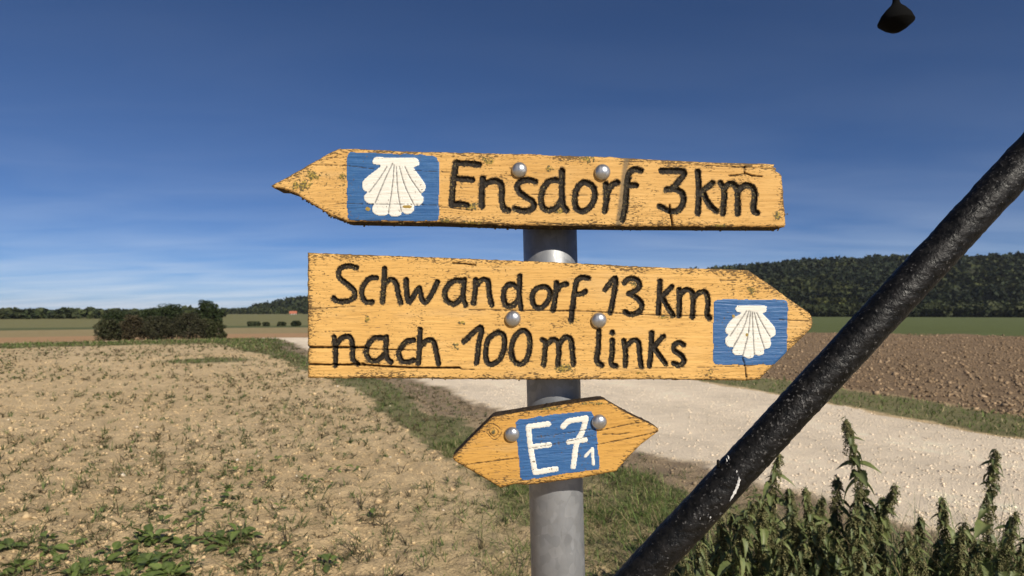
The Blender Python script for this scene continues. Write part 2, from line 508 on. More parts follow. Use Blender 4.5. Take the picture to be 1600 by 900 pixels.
def H(x, y):
    x = np.asarray(x, dtype=float); y = np.asarray(y, dtype=float)
    r = np.hypot(x, y) + 1e-6
    h = base_h(x, y)
    dl, dr, tr = zones(x, y)
    sp = 0.0055 * r + 0.004
    f = lambda wl: sm(1.3, 3.0, wl / sp)
    soil = (dl > 0) * 1.0
    plough = sm(1.5, 2.2, dr) * sm(62, 50, r)
    rough = 0.4 * tr + soil * 1.0 + (dr > 0) * 0.8 + plough * 1.2
    n = (fbm(x * .9, y * .9, 21, 2) - .5) * 0.05 * (1 - tr) * f(1.1)
    n = n + (vn(x * 4, y * 4, 31) - .5) * 0.020 * rough * f(.2)
    n = n + (vn(x * 11, y * 11, 33) ** 2) * 0.030 * rough * f(.09)
    n = n + (vn(x * 21, y * 21, 34) ** 3) * 0.026 * rough * f(.06)
    n = n + (vn(x * 43, y * 43, 35) ** 2) * 0.018 * rough * f(.042)
    # wheel ruts and the crowned middle of the track
    tt = (x - np.interp(y, YL, XL)) / (np.interp(y, YR, XR) - np.interp(y, YL, XL))
    n = n + tr * (0.03 - .035 * (np.exp(-((tt - .28) / .09) ** 2) + np.exp(-((tt - .70) / .09) ** 2)))
    # shallow drilled rows in the field
    u = x * 0.885 + y * 0.465
    n = n + soil * (1 - sm(0, 1.5, 2.5 - dl)) * 0.014 * np.sin(u * 2 * np.pi / 0.30) * f(.3)
    return h + n

def lin(r, g, b):
    q = np.array([r, g, b]) / 255.
    return np.where(q < .04045, q / 12.92, ((q + .055) / 1.055) ** 2.4)

def grass_amount(x, y, dl, dr):
    r = np.hypot(x, y)
    wid = np.interp(r, [3, 5, 8, 12, 25, 45], [1.3, 1.0, 0.46, 0.42, 0.7, 2.2])
    cen = np.interp(r, [3, 5, 8, 14, 25, 45], [1.6, 1.55, 1.5, 1.25, 1.4, 2.8])
    g = sm(1.25, 0.55, np.abs(dl - cen) / wid) * (1 - .40 * sm(14, 6, r) * sm(.42, .6, fbm(x * 1.7, y * 1.7, 171, 3)))
    patch = np.exp(-(((x + 10.0) / 1.6) ** 2 + ((y - 20.5) / 1.4) ** 2)) + .8 * np.exp(-(((x + 11.6) / 2.4) ** 2 + ((y - 31) / 2.) ** 2))
    patch = patch + np.exp(-(((x + 4.6) / 1.0) ** 2 + ((y - 16.5) / 1.2) ** 2)) * .5
    rim = sm(33, 38, r) * sm(46, 42, r) * (dl > 0) * 0.85
    near = sm(5.2, 2.8, dl) * sm(8.5, 4, r) * 0.50 * (dl > 0)
    g = np.maximum(np.maximum(g, np.clip(patch * 1.1, 0, 1)), np.maximum(rim, near))
    gr = sm(0.1, .4, dr) * sm(2.3, 1.7, dr)
    return np.clip(np.maximum(g * (dl > 0.2), gr), 0, 1)

def tints(x, y):
    r = np.hypot(x, y); p = pix(x, y)
    dl, dr, tr = zones(x, y)
    n1 = fbm(x * 0.8, y * 0.8, 41, 4)[:, None]; n2 = fbm(x * 7, y * 7, 43, 3)[:, None]
    soil = (np.array([.55, .402, .220]) * (1 - n1) + np.array([.64, .485, .285]) * n1) * (0.76 + 0.48 * n2)
    margin = np.array([.30, .225, .145]) * (0.75 + .5 * n2)
    c = soil
    mg = (sm(1.5, .7, dl) * (dl > 0))[:, None]
    c = c * (1 - mg) + margin * mg
    gr = grass_amount(x, y, dl, dr)
    ga = sm(.35, .75, gr * (.65 + .7 * n2[:, 0]))[:, None] * .8
    gcol = np.array([.115, .130, .050]) * (.7 + .6 * n1)
    c = c * (1 - ga) + gcol * ga
    # ploughed field over the track, meadow behind it
    pl = (sm(1.8, 2.3, dr))[:, None]
    pcol = (np.array([.195, .130, .074]) * (1 - n1) + np.array([.265, .185, .110]) * n1) * (.7 + .6 * n2)
    c = c * (1 - pl) + pcol * pl
    edge = 56 + 8 * (vn(p / 60, r * 0, 3) - .5)
    md = sm(-1.5, 1.5, r - edge) * sm(700, 1050, p)
    mcol = np.array([.105, .125, .042]) * (.85 + .3 * n1)
    c = c * (1 - md[:, None]) + mcol * md[:, None]
    # fields beyond the crest on the left
    fl = sm(900, 650, p) * sm(85, 95, r)
    fc = np.where((r < 175)[:, None], np.array([.40, .245, .125]), np.where((r < 235)[:, None], np.array([.30, .235, .115]), np.where((r < 262)[:, None], np.array([.10, .115, .045]), np.array([.185, .175, .075]))))
    c = c * (1 - fl[:, None]) + fc * (.9 + .2 * n1) * fl[:, None]
    tt = (x - np.interp(y, YL, XL)) / (np.interp(y, YR, XR) - np.interp(y, YL, XL))
    rut = np.exp(-((tt - .28) / .09) ** 2) + np.exp(-((tt - .70) / .09) ** 2) + .25 * (n1[:, 0] - .5)
    g = np.array([.86, .72, .54]) * (.72 + .20 * n1 + .22 * n2 + .10 * np.clip(rut, 0, 1)[:, None])
    c = c * (1 - tr[:, None]) + g * tr[:, None]
    wood = ((r > 230) & (base_h(x, y) > 6)) | (r > 1500)
    c = np.where(wood[:, None], np.array([.030, .040, .018]), c)
    return np.clip(c, 0.004, 0.9)

def build_terrain():
    rr = np.concatenate([[0.0], np.linspace(.4, 3.2, 16), np.exp(np.arange(np.log(3.3), np.log(20), .0065)),
                         np.exp(np.arange(np.log(20.1), np.log(62), .013)), np.exp(np.arange(np.log(63), np.log(5200), .032))])
    aa = np.concatenate([np.arange(-58, 58, .25), np.arange(58, 302, 4.)])
    th = np.radians(aa)
    R, T = np.meshgrid(rr, th, indexing='ij')
    x = (R * np.sin(T)).ravel(); y = (R * np.cos(T)).ravel()
    z = H(x, y)
    V = np.stack([x, y, z], 1)
    C = tints(x, y)
    nr, na = R.shape
    i, j = np.meshgrid(np.arange(nr - 1), np.arange(na), indexing='ij')
    a = i * na + j; b = i * na + (j + 1) % na; c = (i + 1) * na + (j + 1) % na; d = (i + 1) * na + j
    F = np.stack([a, d, c, b], -1).reshape(-1, 4)
    cx = V[F].mean(1); px_ = cx[:, 0]; py_ = cx[:, 1]
    r = np.hypot(px_, py_); p = pix(px_, py_)
    dl, dr, tr = zones(px_, py_)
    lab = np.zeros(len(F), dtype=int)                     # stubble field
    lab[(grass_amount(px_, py_, dl, dr) > .5)] = 2        # verge
    lab[(dr > 2.0) & (r < 56)] = 3                        # ploughed
    lab[(r >= 56) & (p > 800)] = 4                        # meadow
    lab[(r >= 90) & (p <= 800)] = 5                       # far fields
    lab[(tr > .5) & (r < 120)] = 1                        # track
    lab[((r > 230) & (base_h(px_, py_) > 6)) | (r > 1500)] = 6
    for q, nm in enumerate(['stubble_field', 'gravel_track', 'grass_verge', 'ploughed_field', 'meadow', 'far_fields', 'hills']):
        f = F[lab == q]
        if not len(f): continue
        u, inv = np.unique(f, return_inverse=True)
        me = mesh_np(nm, V[u], inv.reshape(-1, 4), cols=C[u], smooth=True, mats=[M['track'] if q == 1 else M['ground']])
        tag(add(nm, me), kind='structure')
build_terrain()

def at(px, py, d):
    """a point d metres ahead seen at a pixel of the 1600x900 frame"""
    return Vector(((px - 800) / FOC * d, d, CAMZ - (py - HOR) / FOC * d))

# ------------------------------------------------------------------ sign boards
def catmull(pts, step=1.5):
    P = np.array(pts, dtype=float)
    if len(P) < 3: 
        return P
    closed = np.allclose(P[0], P[-1])
    Q = np.vstack([P[-2] if closed else 2 * P[0] - P[1], P, P[1] if closed else 2 * P[-1] - P[-2]])
    out = []
    for i in range(1, len(Q) - 2):
        p0, p1, p2, p3 = Q[i - 1], Q[i], Q[i + 1], Q[i + 2]
        n = max(2, int(np.linalg.norm(p2 - p1) / step))
        t = np.linspace(0, 1, n, endpoint=False)[:, None]
        out.append(0.5 * ((2 * p1) + (-p0 + p2) * t + (2 * p0 - 5 * p1 + 4 * p2 - p3) * t ** 2 + (-p0 + 3 * p1 - 3 * p2 + p3) * t ** 3))
    out.append(P[-1:])
    return np.vstack(out)

def segdist(U, V, poly, want=False):
    """distance from points to a polyline"""
    best = np.full(U.shape, 1e9); bx = np.zeros(U.shape); by = np.zeros(U.shape)
    for (x0, y0), (x1, y1) in zip(poly[:-1], poly[1:]):
        dx, dy = x1 - x0, y1 - y0; L2 = dx * dx + dy * dy + 1e-9
        t = np.clip(((U - x0) * dx + (V - y0) * dy) / L2, 0, 1)
        qx = x0 + t * dx; qy = y0 + t * dy
        d = np.hypot(U - qx, V - qy); m = d < best
        best = np.where(m, d, best)
        if want: bx = np.where(m, qx, bx); by = np.where(m, qy, by)
    return (best, bx, by) if want else best

def inpoly(U, V, poly):
    c = np.zeros(U.shape, dtype=bool)
    n = len(poly)
    for i in range(n):
        x0, y0 = poly[i]; x1, y1 = poly[(i + 1) % n]
        if y0 == y1: continue
        m = ((y0 > V) != (y1 > V)) & (U < (x1 - x0) * (V - y0) / (y1 - y0) + x0)
        c ^= m
    return c

def crop(x0, y0, s):
    return lambda pts: [(x0 + u / s, y0 + v / s) for u, v in pts]

def local_dist(U, V, poly, reach):
    """distance field, only worked out near the polyline"""
    poly = np.asarray(poly)
    d = np.full(U.shape, 1e3)
    u0, v0 = poly.min(0) - reach; u1, v1 = poly.max(0) + reach
    m = (U >= u0) & (U <= u1) & (V >= v0) & (V <= v1)
    if m.any(): d[m] = segdist(U[m], V[m], poly)
    return d

def dome_bolt(parent, loc, r):
    prof = [(r * 0.98, 0.0), (r, -0.0012)]
    for i in range(1, 8):
        a = i / 8 * math.pi / 2
        prof.append((r * math.cos(a), -0.0012 - r * 0.62 * math.sin(a)))
    prof.append((r * 0.05, -0.0012 - r * 0.622))
    V, F = lathe(prof, 28)
    V = [(a, c, b) for a, b, c in V]          # turn the axis towards -Y
    me = mesh_py('bolt', V, F, [M['bolt']], True)
    o = add('bolt', me, parent, loc)
    return o

def make_sign(name, label, outline, D, thick, ymat, letters, stroke, panel, shells, cracks, lichens, stain, bolts, step, lmat, carved, grain_rot, seed, rough_edge=0.7):
    outline = np.array(outline, dtype=float)
    # hand-sawn edge: subdivide and roughen the traced outline
    fine = []
    for i in range(len(outline)):
        a, b = outline[i], outline[(i + 1) % len(outline)]
        n = max(1, int(np.linalg.norm(b - a) / 3))
        for t in np.arange(n) / n:
            fine.append(a + (b - a) * t)
    fine = np.array(fine)
    cen = fine.mean(0)
    jn = (fbm(fine[:, 0] * .11, fine[:, 1] * .11, seed, 3) - .5) * 2 * rough_edge + (vn(fine[:, 0] * .5, fine[:, 1] * .5, seed + 3) - .5) * rough_edge * .7
    dirv = (cen - fine); dirv[:, 0] *= .3; dirv /= np.linalg.norm(dirv, axis=1)[:, None]
    fine = fine + dirv * jn[:, None]
    u0, v0 = fine.min(0) - 1; u1, v1 = fine.max(0) + 1
    us = np.arange(u0, u1 + step, step); vs = np.arange(v0, v1 + step, step)
    V_, U_ = np.meshgrid(vs, us, indexing='ij')
    cu = (U_[:-1, :-1] + U_[1:, 1:]) / 2; cv = (V_[:-1, :-1] + V_[1:, 1:]) / 2
    ins = inpoly(cu, cv, fine)
    nv, nu = U_.shape
    cnt = np.zeros((nv, nu), dtype=int)
    for a in (0, 1):
        for b in (0, 1):
            cnt[a:nv - 1 + a, b:nu - 1 + b] += ins
    bnd = (cnt > 0) & (cnt < 4)
    loop = np.vstack([fine, fine[:1]])
    _, bx, by = segdist(U_[bnd], V_[bnd], loop, True)
    U = U_.copy(); W = V_.copy(); U[bnd] = bx; W[bnd] = by
    out_c = np.vstack([outline, outline[:1]])
    ed = segdist(U, W, out_c)
    # rotated coordinates follow the grain
    cr, sr = math.cos(grain_rot), math.sin(grain_rot)
    gu = U * cr - W * sr; gv = U * sr + W * cr
    wob = (vn(gu * .012, gv * .05, seed + 9) - .5) * 6
    grain = fbm(gu * .018, (gv + wob) * .42, seed + 20, 3)
    h = (grain - .5) * 0.00075 + (vn(gu * .006, gv * .035, seed + 30) - .5) * 0.0012
    h -= 0.0022 * np.clip(1 - ed / 3.4, 0, 1) ** 2
    crack = np.zeros_like(U); soot = np.zeros_like(U)
    for pts, w, dep in cracks:
        d = local_dist(U, W, catmull(pts, 3) + 0.0, w + 6)
        d = d + (vn(U * .35, W * .35, seed + 40) - .5) * 0.9
        m = np.clip(1.25 - d / max(w, .5), 0, 1)
        crack = np.maximum(crack, m); h -= dep * m
    lab = np.zeros(ins.shape, dtype=int)         # cell labels: 0 board, 1 panel, 2.. shell, letters
    names = {0: 'board'}
    pm = np.zeros_like(U)
    if panel is not None:
        wv = (vn(cu * .12, cv * .12, seed + 50) - .5) * 2.2
        lab[inpoly(cu + wv, cv + wv, np.array(panel)) & ins] = 1
        h = h + 0.0003 * inpoly(U, W, np.array(panel))
    nid = 2
    parts = []
    for so, lines in shells:
        P = catmull(so + [so[0]], 2)
        lab[inpoly(cu, cv, P) & ins] = nid
        sh = inpoly(U, W, P)
        h = h + sh * 0.0007
        for ln in lines:
            d = local_dist(U, W, catmull(ln, 2), 6) + (vn(U * .5, W * .5, seed + 60) - .5) * .6
            m = np.clip(1.35 - d / 0.85, 0, 1) * sh
            crack = np.maximum(crack, m * .9); h -= m * 0.0006
        parts.append((nid, 'scallop_shell')); nid += 1
    ew = (fbm(U * .22, W * .22, seed + 70, 3) - .5) * 3.6
    ewc = (fbm(cu * .22, cv * .22, seed + 70, 3) - .5) * 3.6
    for strokes in letters:
        dv = np.full(U.shape, 1e3); dc = np.full(cu.shape, 1e3); ww = stroke
        for s in strokes:
            wl = stroke
            if isinstance(s, tuple): s, wl = s
            sp = catmull(s, 2)
            if len(sp) == 1 or (len(sp) == 2 and np.allclose(sp[0], sp[1])): sp = np.array([sp[0], sp[0] + .01])
            dv = np.minimum(dv, local_dist(U, W, sp, 18) * (stroke / wl)); dc = np.minimum(dc, local_dist(cu, cv, sp, 18) * (stroke / wl))
        half = stroke / 2
        a = (dv + ew * (.42 if carved else .25)) / half
        if carved:
            prof = np.sqrt(np.clip(1 - np.clip(a, 0, 1) ** 2, 0, 1))
            h = h - 0.0036 * prof * (.85 + .3 * vn(U * .3, W * .3, seed + 80))
            soot = np.maximum(soot, np.clip(1.75 - (dv / half) * .75, 0, 1) ** 1.3)
        else:
            h = h + 0.0006 * np.clip((1 - a) * 3, 0, 1)
        lab[(dc + ewc * (.42 if carved else .25) < half * .99) & ins] = nid
        parts.append((nid, 'letter')); nid += 1
    lic = np.zeros_like(U)
    for (lx, ly, lr_x, lr_y) in lichens:
        lic = np.maximum(lic, np.exp(-(((U - lx) / lr_x) ** 2 + ((W - ly) / lr_y) ** 2)))
    h = h + lic * 0.0012 * vn(U * .4, W * .4, seed + 90)
    sta = np.zeros_like(U)
    for pts, w in stain:
        sta = np.maximum(sta, np.clip(1.3 - local_dist(U, W, np.array(pts, dtype=float), 30) / w, 0, 1))
    edge = np.clip(1 - ed / 14, 0, 1)
    edge = np.maximum(edge, np.clip(1 - ed / 5, 0, 1) * 1.3)
    # to metres
    X = (U - 800) / FOC * D; Z = CAMZ - (W - HOR) / FOC * D; Y = D - h
    loc = Vector((float((cen[0] - 800) / FOC * D), D + thick, float(Z[cnt > 0].min())))
    P3 = np.stack([X - loc.x, Y - loc.y, Z - loc.z], -1).reshape(-1, 3)
    vid = np.arange(nv * nu).reshape(nv, nu)
    F = np.stack([vid[:-1, :-1], vid[1:, :-1], vid[1:, 1:], vid[:-1, 1:]], -1)
    # outer normals must face the viewer (-Y)
    root = empty(name, loc)
    tag(root, label, 'sign')
    AT = {'edge': edge.ravel(), 'soot': soot.ravel(), 'crack': crack.ravel(), 'lichen': lic.ravel(), 'stain': sta.ravel()}
    panel_o = None
    def piece(f, nm, mt, par):
        u, inv = np.unique(f, return_inverse=True)
        me = mesh_np(nm, P3[u], inv.reshape(-1, 4), attrs={k_: a_[u] for k_, a_ in AT.items()}, smooth=True, mats=[mt])
        return add(nm, me, par)
    # board with its sawn sides and back
    f0 = F[(lab == 0) & ins].reshape(-1, 4)
    fa = F[ins].reshape(-1, 4)
    E = np.concatenate([fa[:, [0, 1]], fa[:, [1, 2]], fa[:, [2, 3]], fa[:, [3, 0]]])
    key = np.sort(E, 1); _, idx, ct = np.unique(key[:, 0].astype(np.int64) * (nv * nu) + key[:, 1], return_index=True, return_counts=True)
    be = E[idx[ct == 1]]
    bu = np.unique(be)
    u, inv = np.unique(np.concatenate([f0.ravel(), be.ravel()]), return_inverse=True)
    n0 = len(f0) * 4
    f0r = inv[:n0].reshape(-1, 4); ber = inv[n0:].reshape(-1, 2)
    base = P3[u]; nb = len(base)
    # rows behind the outline: slightly uneven, down to the back
    ring = np.unique(ber); mp = -np.ones(nb, dtype=int); mp[ring] = np.arange(len(ring))
    rows = []
    for t in (0.12, 0.5, 0.9, 1.0):
        q = base[ring].copy()
        q[:, 1] = q[:, 1] * (1 - t)
        j = (vn(q[:, 0] * 220 + t * 9, q[:, 2] * 220, seed + 95) - .5) * 0.0022 * (t < 1)
        cxy = np.array([0, P3[bu][:, 2].mean()])
        dd = np.stack([q[:, 0] - cxy[0], q[:, 2] - cxy[1]], 1); dd[:, 0] *= .25
        dd /= np.linalg.norm(dd, axis=1)[:, None] + 1e-9
        q[:, 0] += dd[:, 0] * (j - .0015 * (t >= 1)); q[:, 2] += dd[:, 1] * (j - .0015 * (t >= 1))
        rows.append(q)
    allv = np.vstack([base] + rows)
    sf = []
    prev = lambda i: ber[:, i]
    for ri in range(4):
        s0 = ber if ri == 0 else (nb + (ri - 1) * len(ring) + mp[ber])
        s1 = nb + ri * len(ring) + mp[ber]
        sf.append(np.stack([s0[:, 1], s0[:, 0], s1[:, 0], s1[:, 1]], 1))
    # back sheet: the face grid repeated flat at the back
    backv = P3[np.unique(fa)].copy(); ub, invb = np.unique(fa[::1], return_inverse=True)
    sf = np.vstack(sf)
    tot = np.vstack([f0r, sf])
    mi = np.concatenate([np.zeros(len(f0r), dtype=int), np.ones(len(sf), dtype=int)])
    at_ = {k_: np.concatenate([a_[u], np.zeros(len(allv) - nb)]) for k_, a_ in AT.items()}
    me = mesh_np('board', allv, tot, attrs=at_, smooth=True, mats=[ymat, M['edge']], midx=mi)
    add('board', me, root)
    # plain back
    q = [( (a - 800) / FOC * D - loc.x, 0.0004, CAMZ - (b - HOR) / FOC * D - loc.z) for a, b in outline]
    q2 = [(a, -0.004, c_) for a, b, c_ in q]
    nq = len(q)
    bf = [tuple(range(nq))] + [tuple(range(2 * nq - 1, nq - 1, -1))] + [(i, nq + i, nq + (i + 1) % nq, (i + 1) % nq) for i in range(nq)]
    add('board_back', mesh_py('board_back', q + q2, bf, [M['edge']]), root)
    if panel is not None:
        panel_o = piece(F[lab == 1].reshape(-1, 4), 'blue_panel', M['blue'], root)
    for i, nm in parts:
        f = F[lab == i].reshape(-1, 4)
        if not len(f): continue
        par = root if (carved and nm == 'letter') else panel_o
        piece(f, nm, M['white'] if nm == 'scallop_shell' else lmat, par)
    for (bx_, by_, br) in bolts:
        P = at(bx_, by_, D); r = br / FOC * D
        dome_bolt(root, (P.x - loc.x, D - 0.0004 - loc.y, P.z - loc.z), r)
    # crust of lichen along the lower edge
    low = P3[bu]; zc = P3[bu][:, 2].mean()
    low = low[(low[:, 2] < zc)]
    if rough_edge > 0.5 and len(low):
        n = 240 if carved and seed == 1 else 90
        o8 = np.array([(1, 0, 0), (-1, 0, 0), (0, 1, 0), (0, -1, 0), (0, 0, 1), (0, 0, -1)], dtype=float)
        f8 = np.array([(0, 2, 4), (2, 1, 4), (1, 3, 4), (3, 0, 4), (2, 0, 5), (1, 2, 5), (3, 1, 5), (0, 3, 5)])
        Ts = low[rng.integers(0, len(low), n)] + np.stack([rng.normal(0, .002, n), rng.uniform(.001, thick * .8, n), rng.normal(-.0002, .0006, n)], 1)
        s = rng.uniform(.0006, .0022, n) * (1 if seed == 1 else .7)
        Ms = rotmats(n) * s[:, None, None]
        vv, ff = instmerge(o8, f8, Ms, Ts)
        tag(add('lichen_crust', mesh_np('lichen_crust', vv, ff, mats=[M['lichen']]), root), kind='stuff')
    return root, loc

cA = crop(410, 210, 3.8095); cB = crop(820, 210, 3.8095)
cC = crop(470, 380, 3.8095); cD = crop(860, 380, 3.8095); cE = crop(690, 590, 2.9028)
BT = 0.036           # plank thickness
DB = 0.802           # front of the boards

out1 = cA([(52, 306), (75, 290), (160, 245), (300, 165), (400, 108), (450, 84), (560, 84), (830, 98), (1200, 108), (1560, 116)]) + \
       cB([(120, 122), (500, 133), (800, 150), (1150, 166), (1420, 172), (1492, 176), (1484, 192), (1502, 200), (1496, 214), (1532, 242), (1545, 400), (1555, 535), (1548, 552), (1200, 551), (600, 548), (0, 543)]) + \
       cA([(1300, 534), (1040, 526), (700, 522), (498, 518), (400, 478), (300, 418), (200, 352), (110, 320), (66, 318)])
E1 = [cA([(1152, 168), (1134, 300), (1125, 420)]), cA([(1152, 168), (1290, 179)]), cA([(1145, 262), (1250, 270)]), cA([(1125, 420), (1170, 414), (1215, 420)])]
n1 = [cA([(1312, 262), (1305, 345), (1306, 428)]), cA([(1310, 312), (1345, 284), (1395, 278), (1424, 310), (1424, 390), (1436, 440), (1462, 450)])]
s1 = [[(836, 284), (826, 281), (813, 284), (808, 292), (812, 301), (822, 308), (832, 315), (834, 323), (826, 329), (814, 329), (805, 326)]]
d1 = [cB([(208, 274), (150, 277), (112, 320), (96, 385), (110, 437), (150, 452), (200, 422), (222, 370)]), cB([(222, 215), (220, 330), (225, 415), (248, 450)])]
o1 = [cB([(352, 286), (312, 322), (296, 390), (308, 440), (345, 458), (390, 430), (417, 370), (402, 308), (352, 286)])]
r1 = [cB([(482, 296), (486, 380), (475, 458)]), cB([(492, 345), (518, 302), (552, 286)])]
f1 = [cB([(690, 216), (650, 208), (618, 240), (606, 330), (596, 430), (582, 510)]), cB([(605, 302), (662, 303)])]
t1 = [cB([(812, 217), (945, 222), (908, 290), (868, 325), (845, 326)]), cB([(880, 322), (930, 342), (946, 392), (918, 448), (868, 458), (803, 430)])]
k1 = [cB([(1030, 222), (1036, 350), (1030, 468)]), cB([(1117, 290), (1062, 335), (1048, 350)]), cB([(1060, 345), (1098, 418), (1140, 456)])]
m1 = [cB([(1166, 290), (1187, 335), (1180, 472)]), cB([(1187, 320), (1218, 294), (1250, 304), (1266, 345), (1268, 472)]), cB([(1272, 335), (1308, 304), (1350, 312), (1369, 355), (1362, 450), (1384, 468)])]
shell1 = cA([(658, 152), (680, 133), (722, 137), (800, 139), (900, 138), (928, 155), (931, 182), (903, 197), (906, 208), (942, 258), (970, 302), (965, 338), (943, 356), (961, 378), (955, 405), (930, 426), (904, 424), (905, 447), (885, 470), (855, 475), (833, 462), (824, 480), (795, 490), (764, 485), (751, 468), (742, 480), (700, 484), (665, 470), (654, 445), (664, 414), (640, 414), (611, 395), (607, 366), (624, 345), (604, 333), (595, 300), (610, 266), (702, 192), (690, 181), (660, 176)])
shl1 = [cA(q) for q in ([(742, 192), (700, 260), (637, 345)], [(776, 172), (730, 270), (672, 408)], [(784, 182), (775, 300), (751, 468)], [(797, 192), (808, 350), (829, 463)], [(815, 192), (850, 310), (905, 424)], [(848, 192), (882, 262), (944, 352)])]
panel1 = cA([(500, 140), (506, 118), (522, 108), (800, 116), (1010, 124), (1038, 138), (1052, 168), (1054, 320), (1049, 500), (1036, 516), (780, 514), (528, 512), (510, 500), (505, 320)])
cr1 = [(cB([(862, 420), (866, 470), (874, 505), (880, 548)]), 1.5, .004), (cB([(1220, 246), (1275, 240), (1315, 232), (1350, 244), (1412, 250)]), 1.3, .003), (cB([(1312, 192), (1306, 215), (1314, 236)]), 1.1, .002),
       (cA([(300, 182), (500, 186), (660, 205)]), .55, .0008), (cA([(440, 410), (700, 416), (1050, 420)]), .6, .001), (cA([(1050, 430), (1250, 452)]), .8, .001), (cA([(900, 215), (1050, 222), (1130, 226)]), .5, .0008),
       (cB([(0, 355), (300, 360), (560, 356)]), .5, .0008), (cB([(0, 520), (250, 535), (560, 545)]), .7, .001), (cB([(1000, 180), (1300, 196), (1490, 205)]), .7, .0012)]
li1 = [(cA([(290, 245)])[0] + (16, 10)), (cA([(240, 300)])[0] + (14, 9)), (cA([(1260, 430)])[0] + (12, 9)), (cA([(1230, 530)])[0] + (22, 5)), (cA([(1090, 520)])[0] + (10, 6)),
       (cA([(480, 250)])[0] + (6, 6)), (cA([(860, 432)])[0] + (9, 3)), (cA([(630, 445)])[0] + (5, 4)), (cB([(355, 150)])[0] + (16, 6)), (cB([(150, 205)])[0] + (10, 5)), (cB([(215, 455)])[0] + (14, 6)),
       (cB([(575, 490)])[0] + (8, 10)), (cB([(1160, 545)])[0] + (18, 4)), (cB([(1500, 480)])[0] + (5, 8)), (cB([(850, 335)])[0] + (8, 5)), (cA([(1350, 150)])[0] + (10, 7))]
sign1, loc1 = make_sign('trail_sign', 'long yellow wooden arrow board pointing left, topmost on the steel post', out1, DB, BT, M['yellow_a'],
    [E1, n1, s1, d1, o1, r1, f1, t1, k1, m1], 9.1, panel1, [(shell1, shl1)], cr1, li1, [(cB([(605, 138), (585, 300), (555, 545)]), 6)],
    [(811.5, 266, 12.2), (941, 269.5, 12.6)], 1.12, M['black'], True, 0.02, 1, 1.1)

out2 = cC([(40, 56), (400, 70), (900, 88), (1500, 112)]) + cD([(200, 122), (700, 146), (1050, 154), (1180, 160), (1300, 242), (1420, 330), (1500, 384), (1535, 406), (1556, 432), (1566, 462), (1560, 500), (1542, 522), (1420, 640), (1330, 728), (1246, 812), (1170, 818), (600, 812), (0, 812)]) + cC([(1200, 812), (600, 806), (40, 803)])
S2 = [cC([(330, 146), (282, 135), (232, 155), (226, 200), (270, 240), (315, 280), (318, 320), (280, 344), (220, 346), (196, 328)])]
c2 = [cC([(448, 206), (410, 208), (372, 252), (363, 308), (386, 348), (424, 350)])]
h2 = [cC([(497, 152), (494, 250), (485, 348)]), cC([(500, 238), (538, 216), (568, 242), (580, 310), (596, 355)])]
w2 = [cC([(625, 218), (630, 290), (641, 350), (680, 300), (704, 268), (716, 322), (740, 354), (780, 300), (812, 230)])]
a2 = [cC([(968, 224), (918, 222), (872, 256), (856, 302), (872, 346), (918, 360), (958, 322)]), cC([(972, 218), (966, 320), (980, 368)])]
n2 = [cC([(1040, 218), (1036, 290), (1028, 358)]), cC([(1040, 256), (1078, 218), (1114, 228), (1121, 300), (1136, 368)])]
d2 = [cC([(1290, 262), (1250, 244), (1216, 268), (1206, 330), (1226, 374), (1266, 368), (1296, 332)]), cC([(1303, 196), (1300, 300), (1310, 390)])]
o2 = [cC([(1430, 260), (1390, 282), (1376, 330), (1392, 374), (1430, 383), (1470, 345), (1485, 296), (1465, 264), (1430, 260)])]
r2 = [cD([(38, 236), (28, 320), (16, 398)]), cD([(34, 290), (60, 254), (95, 243)])]
f2 = [cD([(225, 208), (186, 204), (156, 228), (140, 310), (130, 400), (122, 458)]), cD([(142, 306), (190, 300), (208, 286)])]
i2 = [cD([(325, 276), (386, 208), (378, 300), (356, 414)])]
t2 = [cD([(440, 236), (470, 210), (514, 218), (530, 252), (506, 284), (466, 300)]), cD([(480, 302), (528, 340), (545, 376), (524, 410), (480, 424), (446, 410)])]
k2 = [cD([(652, 226), (648, 330), (642, 418)]), cD([(722, 260), (672, 310), (656, 326)]), cD([(665, 322), (698, 380), (730, 430)])]
m2 = [cD([(765, 276), (768, 340), (765, 430)]), cD([(770, 316), (800, 280), (838, 286), (850, 335), (845, 440)]), cD([(854, 326), (888, 294), (924, 294), (939, 350), (932, 420), (948, 448)])]
na = [cC([(196, 560), (206, 640), (205, 728)]), cC([(206, 606), (250, 560), (294, 564), (308, 630), (311, 690), (336, 718)])]
aa_ = [cC([(500, 566), (440, 564), (402, 602), (389, 650), (410, 694), (455, 698), (498, 660)]), cC([(510, 558), (505, 640), (515, 688), (536, 708)])]
ca = [cC([(670, 577), (630, 584), (596, 622), (583, 660), (601, 700), (640, 707), (672, 696)])]
ha = [cC([(710, 514), (706, 620), (700, 714)]), cC([(710, 616), (750, 580), (788, 586), (804, 640), (820, 718)])]
ia = [cC([(970, 585), (1070, 503), (1060, 600), (1046, 714)])]
za = [cC([(1165, 534), (1116, 572), (1099, 650), (1110, 708), (1140, 720), (1185, 690), (1210, 620), (1210, 562), (1192, 536), (1165, 534)])]
zb = [cC([(1310, 524), (1271, 562), (1253, 630), (1266, 698), (1308, 720), (1345, 690), (1362, 620), (1359, 556), (1335, 522), (1310, 524)])]
ma = [cC([(1437, 576), (1456, 594), (1452, 660), (1445, 724)]), cC([(1460, 606), (1500, 574), (1528, 586), (1536, 640), (1530, 722)]), cD([(48, 610), (82, 564), (118, 570), (130, 640), (136, 722)])]
la = [cD([(288, 522), (285, 620), (276, 700), (306, 727)])]
ib = [cD([(368, 576), (367, 650), (362, 718), (390, 731)]), cD([(368, 531), (368, 533)])]
nb_ = [cD([(436, 582), (447, 650), (445, 728)]), cD([(450, 616), (490, 580), (524, 590), (530, 660), (541, 734)])]
